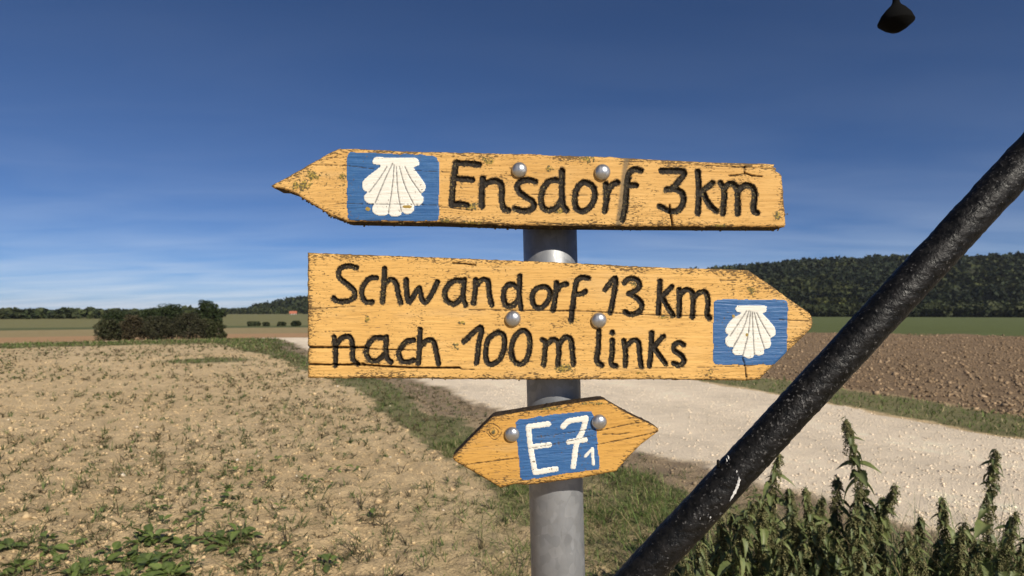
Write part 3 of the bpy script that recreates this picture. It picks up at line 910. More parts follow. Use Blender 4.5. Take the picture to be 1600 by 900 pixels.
kb = [cD([(603, 532), (600, 630), (590, 730)]), cD([(672, 556), (622, 610), (606, 632)]), cD([(614, 622), (650, 670), (685, 718)])]
sb = [cD([(792, 606), (770, 592), (738, 606), (738, 640), (780, 670), (795, 702), (770, 728), (732, 714)])]
shell2 = cD([(1100, 392), (1106, 378), (1130, 370), (1270, 372), (1285, 386), (1282, 410), (1262, 418), (1302, 462), (1335, 506), (1338, 545), (1308, 568), (1313, 600), (1300, 624), (1272, 632), (1269, 656), (1245, 669), (1214, 664), (1204, 680), (1176, 686), (1149, 673), (1138, 666), (1100, 665), (1082, 645), (1086, 620), (1056, 615), (1040, 590), (1044, 560), (1060, 547), (1042, 530), (1045, 500), (1082, 450), (1136, 416), (1110, 409)])
shl2 = [cD(q) for q in ([(1166, 404), (1130, 460), (1068, 552)], [(1180, 404), (1150, 500), (1086, 622)], [(1190, 408), (1176, 540), (1144, 668)], [(1200, 410), (1206, 550), (1213, 665)], [(1212, 412), (1242, 530), (1274, 632)], [(1226, 414), (1262, 482), (1306, 556)])]
panel2 = cD([(974, 350), (982, 338), (1000, 334), (1380, 335), (1402, 340), (1412, 356), (1410, 500), (1408, 644), (1396, 662), (1338, 718), (1300, 724), (1000, 724), (975, 716), (967, 700)])
cr2 = [(cC([(30, 620), (200, 621), (380, 622)]), 2.0, .006), (cC([(380, 628), (520, 634), (690, 637)]), 1.0, .003), (cC([(30, 722), (200, 724), (370, 726), (540, 736), (700, 742), (945, 742)]), 1.7, .006), (cC([(945, 744), (960, 750), (1045, 753)]), .7, .002),
       (cC([(300, 718), (372, 716), (378, 728)]), 1.0, .003), (cC([(40, 389), (180, 384), (325, 374)]), .75, .0015), (cC([(1000, 397), (1300, 400), (1600, 401)]), .8, .002), (cD([(0, 403), (220, 405), (450, 420), (700, 430), (962, 432)]), .95, .002),
       (cC([(905, 119), (970, 122), (1040, 131)]), 1.3, .003), (cD([(1145, 684), (1160, 740), (1168, 812)]), .9, .002), (cD([(1160, 760), (1178, 812)]), .6, .001), (cD([(1360, 455), (1450, 460), (1562, 462)]), .9, .0015), (cD([(1010, 220), (1110, 222)]), .8, .001),
       (cC([(500, 700), (690, 695)]), .5, .0008), (cC([(1210, 665), (1260, 665)]), .6, .001), (cC([(60, 528), (300, 524)]), .5, .0008), (cC([(1150, 488), (1380, 488)]), .6, .001), (cD([(480, 745), (900, 738), (1240, 728)]), .5, .0008)]
li2 = [(cD([(130, 450)])[0] + (8, 8)), (cD([(680, 440)])[0] + (14, 4)), (cD([(1200, 280)])[0] + (8, 12)), (cD([(90, 745)])[0] + (16, 7)), (cC([(1560, 740)])[0] + (10, 8)), (cC([(960, 470)])[0] + (6, 5)), (cC([(920, 610)])[0] + (6, 7)), (cC([(395, 450)])[0] + (6, 6)),
       (cD([(545, 770)])[0] + (14, 4)), (cD([(500, 240)])[0] + (9, 6)), (cD([(545, 370)])[0] + (7, 6)), (cD([(950, 770)])[0] + (6, 6)), (cC([(1430, 390)])[0] + (10, 4)), (cC([(1000, 560)])[0] + (6, 8)), (cC([(905, 84)])[0] + (7, 3)), (cD([(1090, 435)])[0] + (3, 3)), (cD([(1168, 545)])[0] + (3, 3))]
sign2, loc2 = make_sign('trail_sign', 'wide yellow wooden arrow board pointing right, with two lines of carved writing', out2, DB, BT, M['yellow_b'],
    [S2, c2, h2, w2, a2, n2, d2, o2, r2, f2, i2, t2, k2, m2, na, aa_, ca, ha, ia, za, zb, ma, la, ib, nb_, kb, sb], 8.1, panel2, [(shell2, shl2)], cr2, li2, [],
    [(801.5, 498, 12.4), (935.5, 500.5, 12.2)], 1.12, M['black'], True, 0.01, 2, 0.8)

out3 = cE([(50, 368), (52, 356), (140, 268), (228, 182), (240, 176), (400, 150), (560, 122), (720, 101), (740, 101), (850, 165), (905, 192), (960, 218), (984, 232), (986, 244), (905, 305), (850, 360), (792, 425), (640, 455), (480, 478), (400, 488), (330, 485), (268, 502), (180, 450), (60, 380)])
E3 = [cE([(394, 226), (404, 320), (424, 428)]), cE([(396, 222), (440, 216), (484, 210)]), cE([(412, 314), (488, 305)]), cE([(424, 430), (470, 422), (518, 415)])]
s3 = [cE([(551, 222), (578, 198), (655, 184)]), cE([(655, 184), (640, 240), (612, 300), (597, 404)]), cE([(577, 292), (650, 282)])]
o3 = [(cE([(652, 357), (684, 322)]), 4.6), (cE([(684, 322), (688, 392)]), 4.8)]
panel3 = cE([(336, 205), (348, 190), (500, 168), (660, 150), (682, 156), (694, 180), (704, 270), (718, 400), (708, 415), (500, 445), (372, 468), (358, 455), (346, 320)])
cr3 = [(cE([(52, 412), (110, 396), (240, 378), (345, 365)]), .8, .002), (cE([(700, 306), (850, 276), (975, 248)]), .8, .002), (cE([(425, 272), (640, 240), (700, 232)]), .6, .001), (cE([(720, 240), (850, 212), (905, 205)]), .8, .0015), (cE([(350, 330), (520, 300), (690, 262)]), .45, .0007),
       (cE([(215, 245), (235, 225), (258, 245), (238, 268), (215, 245)]), .7, .0008), (cE([(205, 245), (235, 212), (272, 245), (240, 282), (205, 250)]), .5, .0006), (cE([(730, 258), (770, 256), (800, 258), (850, 250)]), 1.0, .0008)]
li3 = [(cE([(235, 245)])[0] + (5, 5)), (cE([(700, 118)])[0] + (25, 3)), (cE([(480, 140)])[0] + (30, 3))]
sign3, loc3 = make_sign('trail_sign', 'small tilted ochre wooden board with blue E7 square, lowest on the post', out3, DB, BT, M['yellow_c'],
    [E3, s3, o3], 8.6, panel3, [], cr3, li3, [], [(800, 678.2, 11.8), (936, 659, 12.0)], 1.0, M['white'], False, rad(7.5), 3, 0.45)

# ------------------------------------------------------------------ steel post with clamps
PY = 0.878; PR = 0.038
def post_x(z): return 0.0936 - 0.0241 * z
post = empty('signpost', (post_x(0), PY, 0))
tag(post, 'round galvanised steel post carrying the three yellow boards', 'post')
zt = 1.735
V, F = tube_np([(post_x(z) - post_x(0), 0, z) for z in np.linspace(-0.3, zt, 14)], [PR] * 14, 64)
add('tube', mesh_py('tube', V, F, [M['galv']], True), post)
V, F = lathe([(PR + .002, 0), (PR + .002, .014), (PR * .8, .022), (PR * .3, .026)], 40)
add('cap', mesh_py('cap', V, F, [M['plastic']], True), post, (post_x(zt) - post_x(0), 0, zt - .006))
for root, loc, bl in ((sign1, loc1, ((811.5, 266), (941, 269.5))), (sign2, loc2, ((801.5, 498), (935.5, 500.5))), (sign3, loc3, ((800, 678.2), (936, 659)))):
    a, b = at(*bl[0], DB), at(*bl[1], DB)
    zc = (a.z + b.z) / 2
    pts = [Vector((a.x, DB + BT - .002, a.z)), Vector((a.x, PY - .01, a.z))]
    pc = post_x(zc)
    for i in range(13):
        t = math.pi - math.pi * i / 12
        pts.append(Vector((pc + math.cos(t) * (PR + .006), PY + math.sin(t) * (PR + .006), a.z + (b.z - a.z) * i / 12)))
    pts += [Vector((b.x, PY - .01, b.z)), Vector((b.x, DB + BT - .002, b.z))]
    V, F = tube_np([p - loc for p in pts], [.004] * len(pts), 10)
    add('clamp', mesh_py('clamp', V, F, [M['bolt']], True), root)

# ------------------------------------------------------------------ black slanting rail
def rail_np(p0, p1, r, n, seg, seed):
    p0 = Vector(p0); p1 = Vector(p1); t = (p1 - p0).normalized()
    a = t.cross(Vector((0, 1, 0))).normalized(); b = t.cross(a)
    V = np.zeros((n, seg, 3)); Ln = (p1 - p0).length
    for i in range(n):
        s = i / (n - 1) * Ln; ang = np.arange(seg) / seg * 2 * np.pi
        cx = np.cos(ang); cy = np.sin(ang)
        lump = (fbm(s * 34 + cx * 1.4, cy * 1.4 + 3 + s * 7, seed, 3) - .5) * 0.0022 + (vn(s * 160 + cx * 4, cy * 4 + s * 30, seed + 5) - .5) * 0.0012
        rr = r + lump
        c = np.array(p0 + t * s)
        V[i] = c + rr[:, None] * (cx[:, None] * np.array(a) + cy[:, None] * np.array(b))
    i, j = np.meshgrid(np.arange(n - 1), np.arange(seg), indexing='ij')
    F = np.stack([i * seg + j, i * seg + (j + 1) % seg, (i + 1) * seg + (j + 1) % seg, (i + 1) * seg + j], -1).reshape(-1, 4)
    return V.reshape(-1, 3), F
RY = 0.948; RR = 0.0276
pA = at(1001, 900, RY); pB = at(1400, 468, RY); dv = (pB - pA)
lo = pA - dv * ((pA.x - 0.105) / dv.x); lo.y = 0.952
hi = pA + dv * ((0.935 - pA.x) / dv.x)
mid = pA.copy()
barrier = empty('slanting_rail', (0.935, RY - .061, 0))
tag(barrier, 'thick black painted steel rail slanting up to the right past the boards', 'rail')
off = Vector(barrier.location)
V, F = rail_np(lo - off, hi - off, RR, 420, 48, 71)
add('rail', mesh_np('rail', V, F, smooth=True, mats=[M['tar']]), barrier)
V, F = rail_np((0, 0, -.3), (0, 0, 2.07), 0.034, 160, 28, 75)
add('upright', mesh_np('upright', V, F, smooth=True, mats=[M['tar']]), barrier)
V, F = lathe([(.036, 0), (.036, .012), (.028, .024), (.008, .03)], 28)
add('cap', mesh_py('cap', V, F, [M['plastic']], True), barrier, (0, 0, 2.06))
armA = Vector((0.935, RY - .061, 2.05)) - off; armB = Vector((0.56, .93, 2.05)) - off
V, F = tube_np([armA, armA.lerp(armB, .5), armB], [.009, .008, .007], 12)
add('arm', mesh_py('arm', V, F, [M['tar']], True), barrier)
# scraped white paint on the rail and a small stub
ax = dv.normalized(); nrm = Vector((0, -1, 0)); side = ax.cross(nrm).normalized()
def on_rail(px, py):
    P = at(px, py, RY - RR * .9)
    # drop on the rail surface
    q = lo + (hi - lo) * ((P - lo).dot(hi - lo) / (hi - lo).length_squared)
    o_ = (P - q).dot(side); o_ = max(-RR * .98, min(RR * .98, o_))
    return q + side * o_ + nrm * (math.sqrt(RR * RR - o_ * o_) + .0006)
def scrape(pts, w, name):
    Vv = []; Ff = []
    P = [on_rail(*p) for p in catmull(pts, 2)]
    for i, p in enumerate(P):
        t = (P[min(i + 1, len(P) - 1)] - P[max(i - 1, 0)]).normalized()
        n_ = (p - (lo + (hi - lo) * ((p - lo).dot(hi - lo) / (hi - lo).length_squared))).normalized()
        b_ = t.cross(n_).normalized()
        ww = w * math.sin(math.pi * (i + .6) / (len(P) + .2)) * random.uniform(.55, 1.2)
        for s_, z_ in ((-1, 0), (0, .0009), (1, 0)):
            Vv.append(p + b_ * ww * s_ + n_ * (z_ + .0012) - off)
    for i in range(len(P) - 1):
        for s_ in (0, 1):
            Ff.append((i * 3 + s_, i * 3 + s_ + 1, i * 3 + s_ + 4, i * 3 + s_ + 3))
    add(name, mesh_py(name, Vv, Ff, [M['chip']]), barrier)
scrape([(1154, 743), (1153, 755), (1148, 768), (1140, 783)], .0030, 'scraped_patch')
for (x_, y_) in ((1106, 802), (1110, 806), (1143, 722), (1152, 735), (1156, 748), (1094, 808), (1146, 718)):
    scrape([(x_, y_), (x_ - .5, y_ + 2.2), (x_ - 1, y_ + 4)], random.uniform(.0006, .0014), 'paint_chip')
st = on_rail(1117, 723)
V, F = tube_np([st - off, st - off + Vector((-.001, -.002, .006)), st - off + Vector((-.002, -.004, .011))], [.0024, .0026, .002], 10)
add('stub', mesh_py('stub', V, F, [M['tar']], True), barrier)

# small black weight on a cord at the upper edge
hg = at(1400, 25, .93)
weight = empty('hanging_weight', hg)
tag(weight, 'black bell-shaped weight hanging on a cord at the upper right', 'weight')
u_ = .93 / FOC
prof = [(2 * u_, -25 * u_), (8 * u_, -24 * u_), (16 * u_, -19 * u_), (25 * u_, -11 * u_), (25.5 * u_, -9 * u_), (21 * u_, 1 * u_), (14 * u_, 10 * u_), (7 * u_, 17 * u_), (5 * u_, 22 * u_), (4.4 * u_, 36 * u_)]
V, F = lathe(prof, 28)
add('bob', mesh_py('bob', V, F, [M['plastic']], True), weight)
V, F = tube_np([(0, 0, 20 * u_), (0.0005, 0, .05), (0, 0, 2.052 - hg.z)], [.0017] * 3, 10)
add('cord', mesh_py('cord', V, F, [M['plastic']], True), weight)

# ------------------------------------------------------------------ near scatter: soil clods, stones, stalks, grass
ICO_V = None
def ico():
    t = (1 + 5 ** .5) / 2
    v = np.array([(-1, t, 0), (1, t, 0), (-1, -t, 0), (1, -t, 0), (0, -1, t), (0, 1, t), (0, -1, -t), (0, 1, -t), (t, 0, -1), (t, 0, 1), (-t, 0, -1), (-t, 0, 1)], dtype=float)
    f = np.array([(0, 11, 5), (0, 5, 1), (0, 1, 7), (0, 7, 10), (0, 10, 11), (1, 5, 9), (5, 11, 4), (11, 10, 2), (10, 7, 6), (7, 1, 8), (3, 9, 4), (3, 4, 2), (3, 2, 6), (3, 6, 8), (3, 8, 9), (4, 9, 5), (2, 4, 11), (6, 2, 10), (8, 6, 7), (9, 8, 1)])
    return v / np.linalg.norm(v[0]), f

def sample(n, r0, r1, p0, p1, power=0.5):
    """ground points spread over the wedge in view, denser near"""
    u = rng.uniform(0, 1, n); e = 1 - power
    r = (r0 ** e + u * (r1 ** e - r0 ** e)) ** (1 / e)
    a = np.arctan((rng.uniform(p0, p1, n) - 800) / FOC)
    return r * np.sin(a), r * np.cos(a)

def lumps(name, x, y, s, tint, mat_, flat=.7, sink=.25, jit=.28):
    n = len(x); v = np.array([(1, 0, 0), (-1, 0, 0), (0, 1, 0), (0, -1, 0), (0, 0, 1), (0, 0, -1)], dtype=float)
    f = np.array([(0, 2, 4), (2, 1, 4), (1, 3, 4), (3, 0, 4), (2, 0, 5), (1, 2, 5), (3, 1, 5), (0, 3, 5)])
    Ms = rotmats(n) * s[:, None, None]
    V = np.einsum('kij,nj->kni', Ms, v)
    V *= 1 + rng.normal(0, jit, (n, len(v), 1)).clip(-.5, .5)
    V[:, :, 2] *= flat
    V += np.stack([x, y, H(x, y) + s * (flat - sink * 2) * .6], 1)[:, None, :]
    F = (f[None] + (np.arange(n) * len(v))[:, None, None]).reshape(-1, 3)
    C = np.repeat(tint, len(v), 0)
    return tag(add(name, mesh_np(name, V.reshape(-1, 3), F, cols=C, mats=[mat_])), kind='stuff')

def blades(x, y, z, ht, wd, head, lean, tint, curl=.5):
    """tapered bent blades; returns V,F,C"""
    n = len(x)
    dx = np.cos(head); dy = np.sin(head); sx = -dy; sy = dx
    V = np.zeros((n, 5, 3))
    def pt(t, w, k):
        hx = lean * t * (1 + curl * t) * ht; up = ht * t * np.clip(1 - .35 * lean * t, .1, 1)
        V[:, k, 0] = x + dx * hx + sx * w; V[:, k, 1] = y + dy * hx + sy * w; V[:, k, 2] = z + up
    pt(0, wd, 0); pt(0, -wd, 1); pt(.55, wd * .8, 2); pt(.55, -wd * .8, 3); pt(1.0, 0, 4)
    F = np.array([(0, 1, 3), (0, 3, 2), (2, 3, 4)])
    F = (F[None] + (np.arange(n) * 5)[:, None, None]).reshape(-1, 3)
    return V.reshape(-1, 3), F, np.repeat(tint, 5, 0)

def colour(n, a, b, jit=.25):
    t = rng.uniform(0, 1, (n, 1))
    return np.clip((np.array(a) * (1 - t) + np.array(b) * t) * (1 + rng.normal(0, jit, (n, 1))).clip(.4, 1.7), .003, .9)

# clods on the field
x, y = sample(80000, 3.4, 26, -120, 1150, .3)
dl, dr, tr = zones(x, y); keep = (dl > .25) & (grass_amount(x, y, dl, dr) < .4); x, y = x[keep], y[keep]
r = np.hypot(x, y)
s = rng.gamma(1.3, .0038, len(x)).clip(.0022, .032) * (1 + r * .02)
lumps('soil_clods', x, y, s, tints(x, y) * rng.uniform(.78, .98, (len(x), 1)), M['stone'], .8, .28, .42)
# pale limestone bits in the field
x, y = sample(260, 3.4, 22, -150, 1150, .3)
dl, dr, tr = zones(x, y); keep = (dl > .1); x, y = x[keep], y[keep]
lumps('field_stones', x, y, rng.gamma(2.2, .005, len(x)).clip(.004, .03), colour(len(x), (.56, .47, .34), (.66, .58, .45), .1), M['stone'], .7, .1)
# gravel on the track
x, y = sample(70000, 4.0, 26, 550, 1800, .3)
dl, dr, tr = zones(x, y); keep = (dl < .45) & (dr < .5); x, y = x[keep], y[keep]
r = np.hypot(x, y)
lumps('track_gravel', x, y, rng.gamma(1.5, .0032, len(x)).clip(.0022, .017) * (1 + r * .015), tints(x, y) * rng.uniform(.76, 1.0, (len(x), 1)), M['stone'], .7, .2, .35)
# ploughed clods
x, y = sample(46000, 8, 56, 1050, 1900, .25)
dl, dr, tr = zones(x, y); keep = (dr > 1.9); x, y = x[keep], y[keep]
r = np.hypot(x, y)
lumps('plough_clods', x, y, rng.gamma(1.5, .0088, len(x)).clip(.005, .055) * (1 + r * .012), colour(len(x), (.19, .128, .074), (.32, .228, .142), .18), M['stone'], .8, .2, .42)

def scatter_tufts():
    VV = []; FF = []; CC = []; off_ = 0
    def put(V, F, C):
        nonlocal off_
        VV.append(V); FF.append(F + off_); CC.append(C); off_ += len(V)
    # withered sprigs all over the field
    x, y = sample(44000, 3.4, 42, -120, 1250, .2)
    dl, dr, tr = zones(x, y); d = fbm(x * .6, y * .6, 91, 3)
    row = .35 + .65 * sm(-.2, .7, np.sin((x * .885 + y * .465) * 2 * np.pi / .30 + .8))
    keep = (dl > .15) & (rng.uniform(0, 1, len(x)) < row * (.25 + 1.1 * sm(.35, .65, d)) * np.interp(dl, [0, 3, 7], [1.25, 1., .5]))
    x, y = x[keep], y[keep]; n = len(x); r = np.hypot(x, y)
    k = 5
    X = np.repeat(x, k) + rng.normal(0, .011, n * k); Y = np.repeat(y, k) + rng.normal(0, .011, n * k)
    sz = np.repeat(rng.gamma(2.6, .017, n).clip(.014, .12) * (1 + r * .022), k) * rng.uniform(.5, 1.2, n * k)
    base = np.where(rng.uniform(0, 1, (n, 1)) < .45, colour(n, (.075, .064, .032), (.17, .130, .066)), colour(n, (.055, .080, .026), (.110, .135, .045)))
    put(*blades(X, Y, H(X, Y) - .004, sz, .0018 + .0012 * rng.uniform(0, 1, n * k) + np.repeat(r, k) * .00032, rng.uniform(0, 6.28, n * k), rng.uniform(.2, 1.6, n * k), np.repeat(base, k, 0)))
    me = mesh_np('withered_sprigs', np.vstack(VV), np.vstack(FF), cols=np.vstack(CC), mats=[M['straw']])
    tag(add('withered_sprigs', me), kind='stuff')
    # straw lying on the soil
    x, y = sample(14000, 3.4, 24, -150, 1250, .25)
    dl, dr, tr = zones(x, y); keep = dl > .1; x, y = x[keep], y[keep]; n = len(x)
    V, F, C = blades(x, y, H(x, y) + .006, rng.uniform(.02, .075, n), np.full(n, .0013), rng.uniform(0, 6.28, n), rng.uniform(2.5, 5, n), colour(n, (.42, .32, .17), (.60, .48, .28)))
    tag(add('loose_straw', mesh_np('loose_straw', V, F, cols=C, mats=[M['straw']])), kind='stuff')
    # green grass of the verges and patches
    x, y = sample(150000, 3.3, 46, -150, 2000, .1)
    dl, dr, tr = zones(x, y); g = grass_amount(x, y, dl, dr); clump = fbm(x * 4, y * 4, 97, 2); r = np.hypot(x, y)
    keep = rng.uniform(0, 1, len(x)) < sm(.25, .9, g * (.45 + clump * .95)) * 1.0
    x, y, r = x[keep], y[keep], r[keep]; n = len(x); g = g[keep]
    ht = rng.gamma(4, .012, n).clip(.015, .13) * (.7 + .6 * vn(x * 2.5, y * 2.5, 99)) * np.interp(r, [3, 12, 45], [1, 1.2, 2.2])
    c = np.where(rng.uniform(0, 1, (n, 1)) < .24, colour(n, (.22, .18, .085), (.40, .33, .18)), colour(n, (.070, .118, .028), (.165, .210, .058)))
    V, F, C = blades(x, y, H(x, y) - .005, ht, .0017 + r * .00042, rng.uniform(0, 6.28, n), rng.uniform(.1, 1.3, n), c)
    tag(add('verge_grass', mesh_np('verge_grass', V, F, cols=C, mats=[M['foliage']])), kind='stuff')
    # dense turf near the post's right side
    n0 = 60000
    x = rng.uniform(-.9, 3.4, n0); y = rng.uniform(3.2, 7.5, n0)
    dl, dr, tr = zones(x, y); g = grass_amount(x, y, dl, dr); clump = fbm(x * 3, y * 3, 101, 3)
    keep = rng.uniform(0, 1, n0) < sm(.3, .95, g * (.4 + 1.1 * clump)); x, y = x[keep], y[keep]; n = len(x)
    ht = rng.gamma(4, .014, n).clip(.015, .14) * (.6 + .8 * vn(x * 3, y * 3, 103))
    c = np.where(rng.uniform(0, 1, (n, 1)) < .24, colour(n, (.22, .18, .085), (.40, .33, .18)), colour(n, (.070, .120, .028), (.170, .218, .058)))
    V, F, C = blades(x, y, H(x, y) - .005, ht, rng.uniform(.0014, .0034, n), rng.uniform(0, 6.28, n), rng.uniform(.1, 1.4, n), c)
    tag(add('turf', mesh_np('turf', V, F, cols=C, mats=[M['foliage']])), kind='stuff')
scatter_tufts()

# ------------------------------------------------------------------ leaves
def leaf_mesh(name, mat_, length, width, shape, serr, fold, droop, rows=8, seed=0):
    r_ = random.Random(seed)
    V = []; F = []; vein = []
    for i in range(rows + 1):
        t = i / rows
        w = shape(t) * width / 2
        wob = r_.uniform(-.1, .1) * width * .3
        for j, s in enumerate((-1, -.5, 0, .5, 1)):
            e = 1 + (serr * (1 if i % 2 else -1) if abs(s) == 1 else 0)
            xx = s * w * e
            V.append((xx, length * t, abs(s) * w * fold * 2 - droop * length * t * t + (wob if abs(s) == 1 else 0)))
            vein.append(1.0 if s == 0 else 0.0)
    for i in range(rows):
        for j in range(4):
            a = i * 5 + j
            F.append((a, a + 1, a + 6, a + 5))
    return mesh_np(name, np.array(V), np.array(F), attrs={'vein': vein}, smooth=True, mats=[mat_])
ov = lambda t: max(.02, (math.sin(math.pi * min(1, t ** .62))) ** .9) if t < 1 else .02
rd = lambda t: max(.05, .12 + .95 * math.sin(math.pi * min(1, max(0, (t - .18) / .84)) ** .9) ** .7) if t > .18 else .07
nettle_leaves = [leaf_mesh('leaf', M['nettle'], L_, W_, ov, .10, .30, dr_, 10, i) for i, (L_, W_, dr_) in enumerate(((.085, .040, .35), (.075, .034, .55), (.095, .040, .75), (.06, .024, .3)))]
nettle_yellow = leaf_mesh('leaf', M['nettle_y'], .085, .042, ov, .10, .25, .5, 10, 9)
weed_leaves = [leaf_mesh('leaf', M['mustard'], L_, W_, rd, .05, fo, dr_, 8, 20 + i) for i, (L_, W_, fo, dr_) in enumerate(((.10, .060, .22, .30), (.085, .055, .12, .45), (.075, .050, .3, .2), (.11, .062, .15, .6)))]

def link_copy(me, parent, loc, rot, sc):
    o = bpy.data.objects.new('leaf', me); col.objects.link(o); o.parent = parent
    o.location = loc; o.rotation_euler = rot; o.scale = (sc, sc, sc)
    return o

# ------------------------------------------------------------------ nettles beside the track
def nettle(px, py, d, lean, label, hmin=.3, yellow=False, rich=1.0, drop=0.0):
    top = at(px, py, d)
    gx, gy = top.x + lean, d + random.uniform(-.04, .04)
    gz = float(H(np.array([gx]), np.array([gy]))[0])
    hgt = top.z - gz
    if hgt < .12: return None
    root = empty('nettle', (gx, gy, gz)); tag(root, label, 'nettle', 'nettles growing beside the track')
    n = 14
    bow = random.uniform(-.07, .07)
    P = []
    for i in range(n + 1):
        t = i / n
        P.append(Vector((-lean * (t ** 1.3) + bow * math.sin(math.pi * t), random.uniform(-.004, .004) + .03 * math.sin(t * 3), hgt * t)))
    V, F = tube_np(P, [.0042 * (1 - .65 * i / n) for i in range(n + 1)], 7)
    add('stem', mesh_py('stem', V, F, [M['stem']], True), root)
    def along(z):
        t = max(0, min(.999, z / hgt)) * n; i = int(t)
        return P[i].lerp(P[i + 1], t - i)
    z = hgt - .008; ang = random.uniform(0, 6.28); step = .014
    sv = []; ss = []
    lo_z = max(.08, hgt - .62)
    cnt = 0
    while z > lo_z:
        f = (hgt - z) / .3
        p = along(z)
        for q in (0, math.pi):
            if random.random() < .90 and cnt < 36:
                me = nettle_yellow if (yellow and cnt in (9, 14)) else random.choice(nettle_leaves)
                sc = min(1.65, .42 + f * 1.05) * random.uniform(.75, 1.15)
                link_copy(me, root, p, (random.uniform(-.75, .35) - .2 * min(1, f), random.uniform(-.4, .4), ang + q + random.uniform(-.3, .3)), sc)
                cnt += 1
        # hanging seed tassels in the axils
        if f > .04:
            for q in range(6):
                a = ang + q * math.pi / 3 + random.uniform(-.5, .5)
                ln = random.uniform(.02, .075) * min(1, .45 + f) * rich; k_sp = random.uniform(.008, .032); zo = random.uniform(-.022, .012)
                m_ = int(34 * ln / .05) + 4
                for w in range(m_):
                    t = w / m_
                    rr = .005 + k_sp * min(1, .5 + f) * math.sin(t * 1.5)
                    sv.append(p + Vector((math.cos(a) * rr + random.gauss(0, .0035), math.sin(a) * rr + random.gauss(0, .0035), -ln * t ** 1.3 + random.gauss(0, .003) + .004 + zo)))
                    ss.append(random.uniform(.0024, .0052))
        z -= step; step = min(.046, step * 1.12); ang += math.pi / 2 + random.uniform(-.2, .2)
    if sv:
        T = np.array([tuple(v_) for v_ in sv]); S = np.array(ss); k_ = len(T)
        tv = np.array([(1, 0, -.3), (-.5, .87, -.3), (-.5, -.87, -.3), (0, 0, 1.)]); tf = np.array([(0, 1, 3), (1, 2, 3), (2, 0, 3), (0, 2, 1)])
        vv, ff = instmerge(tv, tf, rotmats(k_) * S[:, None, None], T)
        C = np.repeat(colour(k_, (.13, .14, .054), (.31, .28, .13), .3), 4, 0)
        tag(add('seed_tassels', mesh_np('seed_tassels', vv, ff, cols=C, mats=[M['foliage']]), root), kind='stuff')
    return root

nettle(1322, 650, 3.20, .20, 'tallest nettle, its tasselled top standing out against the pale track')
nettle(1216, 706, 3.10, .03, 'slender nettle spire just right of the slanting rail')
nettle(1264, 764, 2.95, .01, 'short nettle with a leafy star top between two taller spires')
nettle(1310, 742, 3.30, .02, 'thin nettle spire left of the tallest nettle')
nettle(1398, 752, 3.05, -.02, 'nettle with drooping dark tassels just right of the tallest one', rich=1.1)
nettle(1164, 795, 2.90, .03, 'broad leaved nettle close under the slanting rail', rich=.8)
low = [(1100, 832), (1126, 812), (1152, 842), (1190, 800), (1210, 822), (1236, 802), (1258, 836), (1282, 806), (1300, 838), (1330, 800), (1346, 842), (1372, 808), (1386, 850), (1112, 868), (1160, 872), (1204, 868), (1246, 872), (1290, 872), (1340, 880), (1076, 872)]
low += [(random.uniform(1085, 1400), random.uniform(800, 880)) for _ in range(20)] + [(1178, 776), (1238, 764), (1196, 770), (1288, 784), (1142, 796), (1352, 774), (1378, 768)]
for i, (a, b) in enumerate(low):
    nettle(a + random.uniform(-6, 6), b + random.uniform(-8, 8), random.uniform(2.55, 3.15), random.uniform(-.06, .08),
           'yellow-leaved low nettle at the foot of the clump' if i == 18 else ('low nettle growing close against the slanting rail' if a < 1180 else 'low nettle in the middle of the clump, left of the tallest nettle' if a < 1290 else 'low nettle around the foot of the tallest nettle'), yellow=(i == 18), rich=random.uniform(.5, 1.3))
for i, (a, b, d_) in enumerate([(1440, 806, 3.2), (1474, 776, 3.0), (1512, 830, 3.3), (1556, 700, 3.1), (1596, 800, 3.25), (1420, 830, 2.8), (1462, 838, 2.9), (1500, 812, 2.8), (1540, 846, 2.9), (1580, 818, 2.8), (1612, 838, 3.0), (1440, 872, 2.7), (1520, 874, 2.7), (1596, 868, 2.7)]):
    nettle(a, b, d_, random.uniform(-.06, .06), 'nettle in the stand at the right edge of the picture')

n_ = 2600
gx_ = rng.uniform(.75, 2.9, n_); gy_ = rng.uniform(2.5, 3.7, n_)
dl_, dr_, tr_ = zones(gx_, gy_); kp = dl_ > .15; gx_, gy_ = gx_[kp], gy_[kp]; n_ = len(gx_)
V, F, C = blades(gx_, gy_, H(gx_, gy_) - .01, rng.gamma(5, .075, n_).clip(.12, .62), rng.uniform(.0012, .0030, n_), rng.uniform(0, 6.28, n_), rng.uniform(.05, .8, n_),
                 np.where(rng.uniform(0, 1, (n_, 1)) < .35, colour(n_, (.26, .21, .10), (.42, .35, .19)), colour(n_, (.075, .12, .030), (.16, .20, .058))))
tag(add('tall_grass', mesh_np('tall_grass', V, F, cols=C, mats=[M['foliage']])), kind='stuff')

# ------------------------------------------------------------------ broad leaved seedlings in the field
def seedling(px, py, size, label, nl=7):
    d = FOC * CAMZ / (py - HOR)
    gx = (px - 800) / FOC * d; gz = float(H(np.array([gx]), np.array([d]))[0])
    root = empty('seedling', (gx, d, gz - .004)); tag(root, label, 'seedling', 'broad leaved seedlings on the field')
    a = random.uniform(0, 6.28)
    SV = []; SF = []
    for i in range(nl):
        a += 2.4 + random.uniform(-.4, .4)
        pl = random.uniform(.02, .055) * size; el = random.uniform(.5, 1.25)
        e = Vector((math.cos(a) * math.cos(el), math.sin(a) * math.cos(el), math.sin(el))) * pl
        V, F = tube_np([(0, 0, 0), e * .5 + Vector((0, 0, .004)), e], [.0020, .0017, .0014], 5)
        SF += [tuple(q + len(SV) for q in f) for f in F]; SV += V
        link_copy(random.choice(weed_leaves), root, e * .97, (random.uniform(.1, 1.05), random.uniform(-.4, .4), a - math.pi / 2), size * random.uniform(.6, 1.0))
    add('stalks', mesh_py('stalks', SV, SF, [M['stem']], True), root)
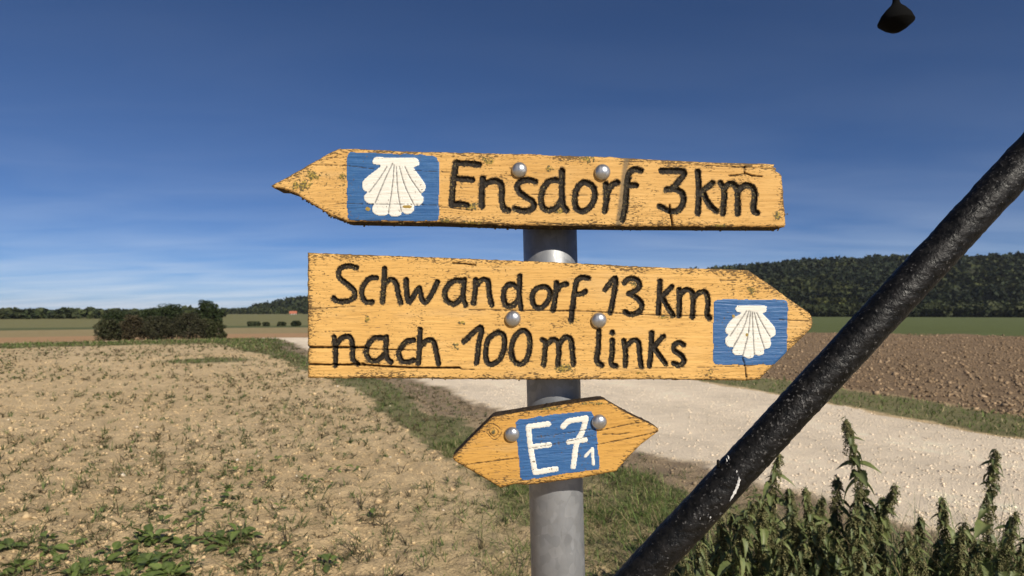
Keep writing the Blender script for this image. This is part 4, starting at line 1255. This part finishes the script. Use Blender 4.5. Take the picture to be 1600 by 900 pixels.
spots = [(352, 846, 1.05), (372, 838, 1.0), (338, 852, 1.0), (386, 846, .85), (356, 858, 1.0), (322, 846, .7), (292, 856, .9), (284, 846, .7)]
for a, b, s_ in spots: seedling(a, b, s_, 'broad leaved seedling in the tight clump at lower left', 8)
for i in range(20):
    seedling(random.uniform(196, 272), random.uniform(842, 915), random.uniform(.75, 1.1), 'broad leaved seedling in the patch at the lower left corner', 8)
for i in range(20):
    seedling(random.uniform(-10, 190), random.uniform(848, 912), random.uniform(.6, 1.05), 'broad leaved seedling at the bottom left edge of the picture', 7)
for a, b, s_ in ((287, 768, .6), (318, 770, .55), (352, 770, .9), (362, 782, .8), (350, 792, .75), (252, 780, .6), (246, 800, .75), (257, 798, .7), (252, 820, .6), (326, 786, .55), (298, 810, .6), (440, 800, .6), (454, 788, .6), (480, 758, .7), (495, 757, .7), (520, 762, .6), (530, 692, .7), (548, 692, .6)):
    seedling(a, b, s_, 'small lone seedling sprouting from bare soil', 5)
for i in range(26):
    b = random.uniform(720, 880)
    seedling(random.uniform(205, 600), b, random.uniform(.45, .85), 'scattered small seedling on the open field', 5)
for a, b, s_ in ((412, 868, .75), (420, 858, .7), (386, 888, .7), (398, 894, .8), (470, 892, .7), (505, 885, .8), (515, 894, .8), (300, 895, .8), (404, 880, .6)):
    seedling(a, b, s_, 'seedling in the loose row along the bottom edge', 6)

# ------------------------------------------------------------------ trees
def crown_quads(centres, radii, per, size, c1, c2, flat=.8):
    VV = []; CC = []
    tv = np.array([(-.5, -.5, 0), (.5, -.5, 0), (.5, .5, .12), (-.5, .5, -.12)])
    tf = np.array([(0, 1, 2, 3)])
    Ts = []; Ss = []; Cs = []
    for c, r in zip(centres, radii):
        v = rng.normal(0, 1, (per, 3)); v /= np.linalg.norm(v, axis=1)[:, None]
        v *= (rng.uniform(.25, 1, (per, 1)) ** .5) * r; v[:, 2] *= flat
        Ts.append(v + c); Ss.append(rng.uniform(.6, 1.3, per) * size)
        Cs.append(colour(per, c1, c2, .2) * rng.uniform(.75, 1.25))
    T = np.vstack(Ts); S = np.concatenate(Ss); C = np.vstack(Cs)
    vv, ff = instmerge(tv, tf, rotmats(len(T)) * S[:, None, None], T)
    return vv, ff, np.repeat(C, 4, 0)

def tree(name, label, cat, px, d, z_top_px, wid_px, c1, c2, group=None, per=170, shrub=False, nl=26, size=.115, base_py=None):
    x = (px - 800) / FOC * d
    gz = float(base_h(np.array([x]), np.array([d]))[0])
    hgt = CAMZ - (z_top_px - HOR) / FOC * d - gz
    w = wid_px / FOC * d / 2
    root = empty(name, (x, d, gz)); tag(root, label, cat, group)
    SV = []; SF = []
    def lim(p, r):
        V, F = tube_np(p, r, 7)
        nonlocal SV, SF
        SF += [tuple(q + len(SV) for q in f) for f in F]; SV += V
    lim([(0, 0, -.2), (.05 * w, 0, hgt * .35), (-.03 * w, .03, hgt * .85)], [.035 * hgt, .024 * hgt, .007 * hgt])
    cs = []; rs = []
    for i in range(nl):
        t = (i + .5) / nl
        zz = hgt * ((.10 if shrub else .22) + (.83 if shrub else .72) * t)
        prof = math.sin(math.pi * (.16 + .78 * t)) ** .7 if shrub else math.sin(math.pi * (.22 + .70 * t)) ** .8
        a = i * 2.4 + random.uniform(-.5, .5); rr = w * prof * random.uniform(.35, .86)
        c = (rr * math.cos(a), rr * math.sin(a), zz)
        cs.append(np.array(c)); rs.append(w * random.uniform(.24, .42))
        if i % 2 == 0:
            lim([(0, 0, zz * .6), (c[0] * .5, c[1] * .5, zz * .82), c], [.011 * hgt, .007 * hgt, .003 * hgt])
    add('trunk', mesh_py('trunk', SV, SF, [M['bark']], True), root)
    vv, ff, cc = crown_quads(cs, rs, per, size, c1, c2)
    vv[:, 2] = np.minimum(vv[:, 2], hgt * (1 + .02 * np.sin(vv[:, 0] * 7)))
    add('crown', mesh_np('crown', vv, ff, cols=cc, mats=[M['crown']]), root)
    return root
G = 'trees of the copse behind the field'
dk1, dk2 = (.022, .036, .014), (.045, .060, .022)
br1, br2 = (.032, .034, .018), (.060, .056, .029)
ol1, ol2 = (.040, .050, .020), (.070, .074, .030)
tree('copse_tree', 'tallest dark tree at the right end of the copse', 'tree', 324, 82, 469, 50, dk1, dk2, G, 260, False, 34)
tree('copse_tree', 'broad dark tree in the middle of the copse', 'tree', 268, 84, 475, 62, dk1, dk2, G, 260, False, 36)
tree('copse_tree', 'rounded dark tree left of the broad one in the copse', 'tree', 236, 86, 481, 50, dk1, dk2, G, 240, False, 30)
tree('copse_bush', 'brownish leafless-looking bush at the front of the copse', 'bush', 296, 76, 489, 62, br1, br2, G, 230, True, 30, .10)
tree('copse_bush', 'brown bush with pale twigs below the broad copse tree', 'bush', 246, 76, 494, 56, br1, br2, G, 230, True, 30, .10)
tree('copse_bush', 'reddish brown bush left of the pale-twigged one', 'bush', 208, 78, 492, 44, (.045, .036, .020), (.072, .058, .030), G, 140, True, 26, .13)
tree('copse_bush', 'low dark green bush at the right foot of the copse', 'bush', 341, 80, 502, 26, ol1, ol2, G, 120, True, 22, .12)
tree('copse_bush', 'olive bush in front of the tallest copse tree', 'bush', 324, 79, 497, 36, ol1, ol2, G, 120, True, 24, .12)
tree('copse_tree', 'dark tree standing left in the copse behind reddish bushes', 'tree', 180, 88, 486, 46, dk1, dk2, G, 240, False, 30)
tree('copse_bush', 'olive brown bush near the left end of the copse', 'bush', 170, 80, 499, 46, ol1, br2, G, 140, True, 28, .13)
# hedge bushes in the valley
for i, (a, w_, zt_) in enumerate(((396, 24, 502), (416, 11, 503), (440, 13, 502.5), (462, 17, 501))):
    tree('hedge_bush', ['widest dark bush of the hedge in the valley', 'small round bush second from the left in the hedge', 'small bush third from the left in the hedge', 'bush nearest the boards in the valley hedge'][i], 'bush', a, 238, zt_, w_, dk1, ol2, 'bushes of the valley hedge', 70, True, 14, .5)

for i in range(16):
    a = 1165 + i * 29 + random.uniform(-9, 9)
    tree('edge_tree', 'rounded lighter green tree at the foot of the wooded ridge', 'tree', a, random.uniform(470, 486), random.uniform(464, 477), random.uniform(22, 34), (.060, .074, .022), (.125, .128, .040), 'trees along the foot of the wooded ridge', 60, True, 18, 1.2)
# woods on the ridge: one mass of crowns
def woods():
    cs = []
    def fill(n, p0, p1, t0, t1):
        p = rng.uniform(p0, p1, n); t = rng.uniform(t0, t1, n) 
        cr = np.interp(p, CP, CR); foot = cr * np.interp(p, [380, 480, 1100, 1300], [0.72, .66, .56, .54])
        r = foot + (cr - foot) * t
        a = np.arctan((p - 800) / FOC)
        return np.stack([r * np.sin(a), r * np.cos(a)], 1)
    pts = np.vstack([fill(5200, 1120, 1640, .0, 1.10), fill(1500, 1640, 2300, 0, 1.1), fill(1300, 490, 1140, 0, 1.1), fill(900, 340, 500, .0, 1.1), fill(260, 1130, 1650, -.02, .04), fill(900, 1130, 1650, .80, 1.06), fill(100, 1600, 2300, -.02, .04)])
    pp = rng.uniform(-150, 345, 520); r2 = rng.uniform(400, 560, 520); a2_ = np.arctan((pp - 800) / FOC)
    nf = len(pts); pts = np.vstack([pts, np.stack([r2 * np.sin(a2_), r2 * np.cos(a2_)], 1)])
    z = base_h(pts[:, 0], pts[:, 1])
    n = len(pts)
    per = 26
    hh = rng.uniform(6.5, 13, n) * np.where(z < 5, .8, 1); ww = hh * rng.uniform(.30, .48, n)
    pt = fbm(pts[:, 0] / 45., pts[:, 1] / 45., 131, 3)
    con = rng.uniform(0, 1, n) < .15 + .8 * sm(.38, .62, pt)
    hh = hh * (.7 + .65 * fbm(pts[:, 0] / 22., pts[:, 1] / 22., 137, 2))
    low_ = z < 4
    hh = np.where(low_, hh * .75, hh); ww = np.where(low_, hh * .55, hh * rng.uniform(.28, .5, n)); con = con & ~low_
    v = rng.normal(0, 1, (n, per, 3)); v /= np.linalg.norm(v, axis=2)[..., None]
    v *= rng.uniform(.6, 1, (n, per, 1))
    tz = v[:, :, 2]
    taper = np.where(con[:, None], np.clip(.95 - .75 * tz, .12, 1.6), 1.0)
    P = np.zeros((n, per, 3))
    P[:, :, 0] = pts[:, 0, None] + v[:, :, 0] * ww[:, None] * taper
    P[:, :, 1] = pts[:, 1, None] + v[:, :, 1] * ww[:, None] * taper
    P[:, :, 2] = z[:, None] + hh[:, None] * .52 + tz * hh[:, None] * .50
    base = np.where(con[:, None], colour(n, (.016, .024, .012), (.025, .034, .016), .15), colour(n, (.026, .036, .014), (.052, .058, .020), .2))
    base = base * (.7 + .7 * fbm(pts[:, 0] / 70., pts[:, 1] / 70., 151, 2))[:, None]
    P[nf:, :, 2] = z[nf:, None] + (P[nf:, :, 2] - z[nf:, None]) * .62
    C = np.repeat(base, per, 0) * rng.uniform(.75, 1.25, (n * per, 1))
    S = np.repeat(ww, per) * rng.uniform(.34, .66, n * per)
    tv = np.array([(-.5, -.5, 0), (.5, -.5, 0), (.5, .5, .15), (-.5, .5, -.15)]); tf = np.array([(0, 1, 2, 3)])
    vv, ff = instmerge(tv, tf, rotmats(n * per) * S[:, None, None], P.reshape(-1, 3))
    tag(add('ridge_woods', mesh_np('ridge_woods', vv, ff, cols=np.repeat(C, 4, 0), mats=[M['crown']])), 'dark mixed wood covering the ridge', 'woods', kind='stuff')
woods()

# ------------------------------------------------------------------ house and pylon far off
def house():
    d = 560; x = (458 - 800) / FOC * d
    z = CAMZ - (492.5 - HOR) / FOC * d
    root = empty('farmhouse', (x, d, z), rad(15)); tag(root, 'tiny far farmhouse with red roof at the foot of the ridge', 'house')
    w, l, h = 2.9, 2.2, 1.6
    V = [(sx * w, sy * l, zz) for zz in (-3, h) for sx, sy in ((-1, -1), (1, -1), (1, 1), (-1, 1))] + [(-w, 0, h + 1.9), (w, 0, h + 1.9)]
    F = [(0, 1, 5, 4), (1, 2, 6, 9, 5), (2, 3, 7, 6), (3, 0, 4, 8, 7)]
    add('wall', mesh_py('wall', V, F, [M['render']]), root)
    e = .4
    rv = []
    for sy in (-1, 1):
        for t_ in (0, .2):
            rv += [(-w - e, sy * (l + e), h - .25 + t_), (w + e, sy * (l + e), h - .25 + t_), (w + e, 0, h + 1.95 + t_), (-w - e, 0, h + 1.95 + t_)]
    rf = []
    for b in (0, 8):
        rf += [(b, b + 1, b + 2, b + 3), (b + 4, b + 5, b + 6, b + 7), (b, b + 1, b + 5, b + 4), (b + 1, b + 2, b + 6, b + 5), (b + 3, b, b + 4, b + 7)]
    ro = add('roof', mesh_py('roof', rv, rf, [M['rooft']]), root)
    for q in (-2, 0, 2):
        V = [(q + a * .45, -l - .03 - b, 1.1 + c * .6) for b in (0, .08) for a, c in ((-1, -1), (1, -1), (1, 1), (-1, 1))]
        add('window', mesh_py('window', V, [(0, 1, 2, 3), (7, 6, 5, 4), (0, 4, 5, 1), (1, 5, 6, 2), (2, 6, 7, 3), (3, 7, 4, 0)], [M['glass']]), root)
house()
def pylon():
    d = 960; x = (1306 - 800) / FOC * d
    zb = float(base_h(np.array([x]), np.array([float(d)]))[0]); zt_ = CAMZ - (399 - HOR) / FOC * d
    root = empty('pylon', (x, d, zb)); tag(root, 'thin lattice power pylon rising above the wooded ridge', 'pylon')
    h = zt_ - zb; SV = []; SF = []
    def bar(a, b, r_):
        V, F = tube_np([a, b], [r_, r_], 5)
        nonlocal SV, SF
        SF += [tuple(q + len(SV) for q in f) for f in F]; SV += V
    hw = lambda t: 2.4 * (1 - t) + .25 * t
    cs = [(-1, -1), (1, -1), (1, 1), (-1, 1)]
    lv = [i / 9 for i in range(10)]
    for sx, sy in cs: bar((sx * hw(0), sy * hw(0), 0), (sx * hw(1), sy * hw(1), h), .07)
    for a, b in zip(lv[:-1], lv[1:]):
        for i in range(4):
            p, q = cs[i], cs[(i + 1) % 4]
            bar((p[0] * hw(a), p[1] * hw(a), a * h), (q[0] * hw(b), q[1] * hw(b), b * h), .04)
    add('mast', mesh_py('mast', SV, SF, [M['pylon']]), root); SV = []; SF = []
    for t, w in ((.80, 3.2), (.90, 2.4)):
        bar((-w, 0, h * t), (w, 0, h * t), .06); bar((-w, 0, h * t), (0, 0, h * t + .8), .04); bar((w, 0, h * t), (0, 0, h * t + .8), .04)
        add('crossarm', mesh_py('crossarm', SV, SF, [M['pylon']]), root); SV = []; SF = []
pylon()

# ------------------------------------------------------------------ haze
k = NT('haze_air')
k.t.nodes.remove(k.b)
pv = k.n('VolumePrincipled')
pv.inputs['Color'].default_value = (0.86, 0.92, 1.0, 1)
pv.inputs['Density'].default_value = HAZE
pv.inputs['Anisotropy'].default_value = 0.2
k.t.links.new(pv.outputs[0], k.t.nodes['Material Output'].inputs['Volume'])
hz, hb, ht_ = 5400.0, -12.0, 75.0
V = [(sx * hz, sy * hz, zz) for zz in (hb, ht_) for sx, sy in ((-1, -1), (1, -1), (1, 1), (-1, 1))]
tag(add('haze', mesh_py('haze', V, [(3, 2, 1, 0), (4, 5, 6, 7), (0, 1, 5, 4), (1, 2, 6, 5), (2, 3, 7, 6), (3, 0, 4, 7)], [k.m])), kind='stuff')
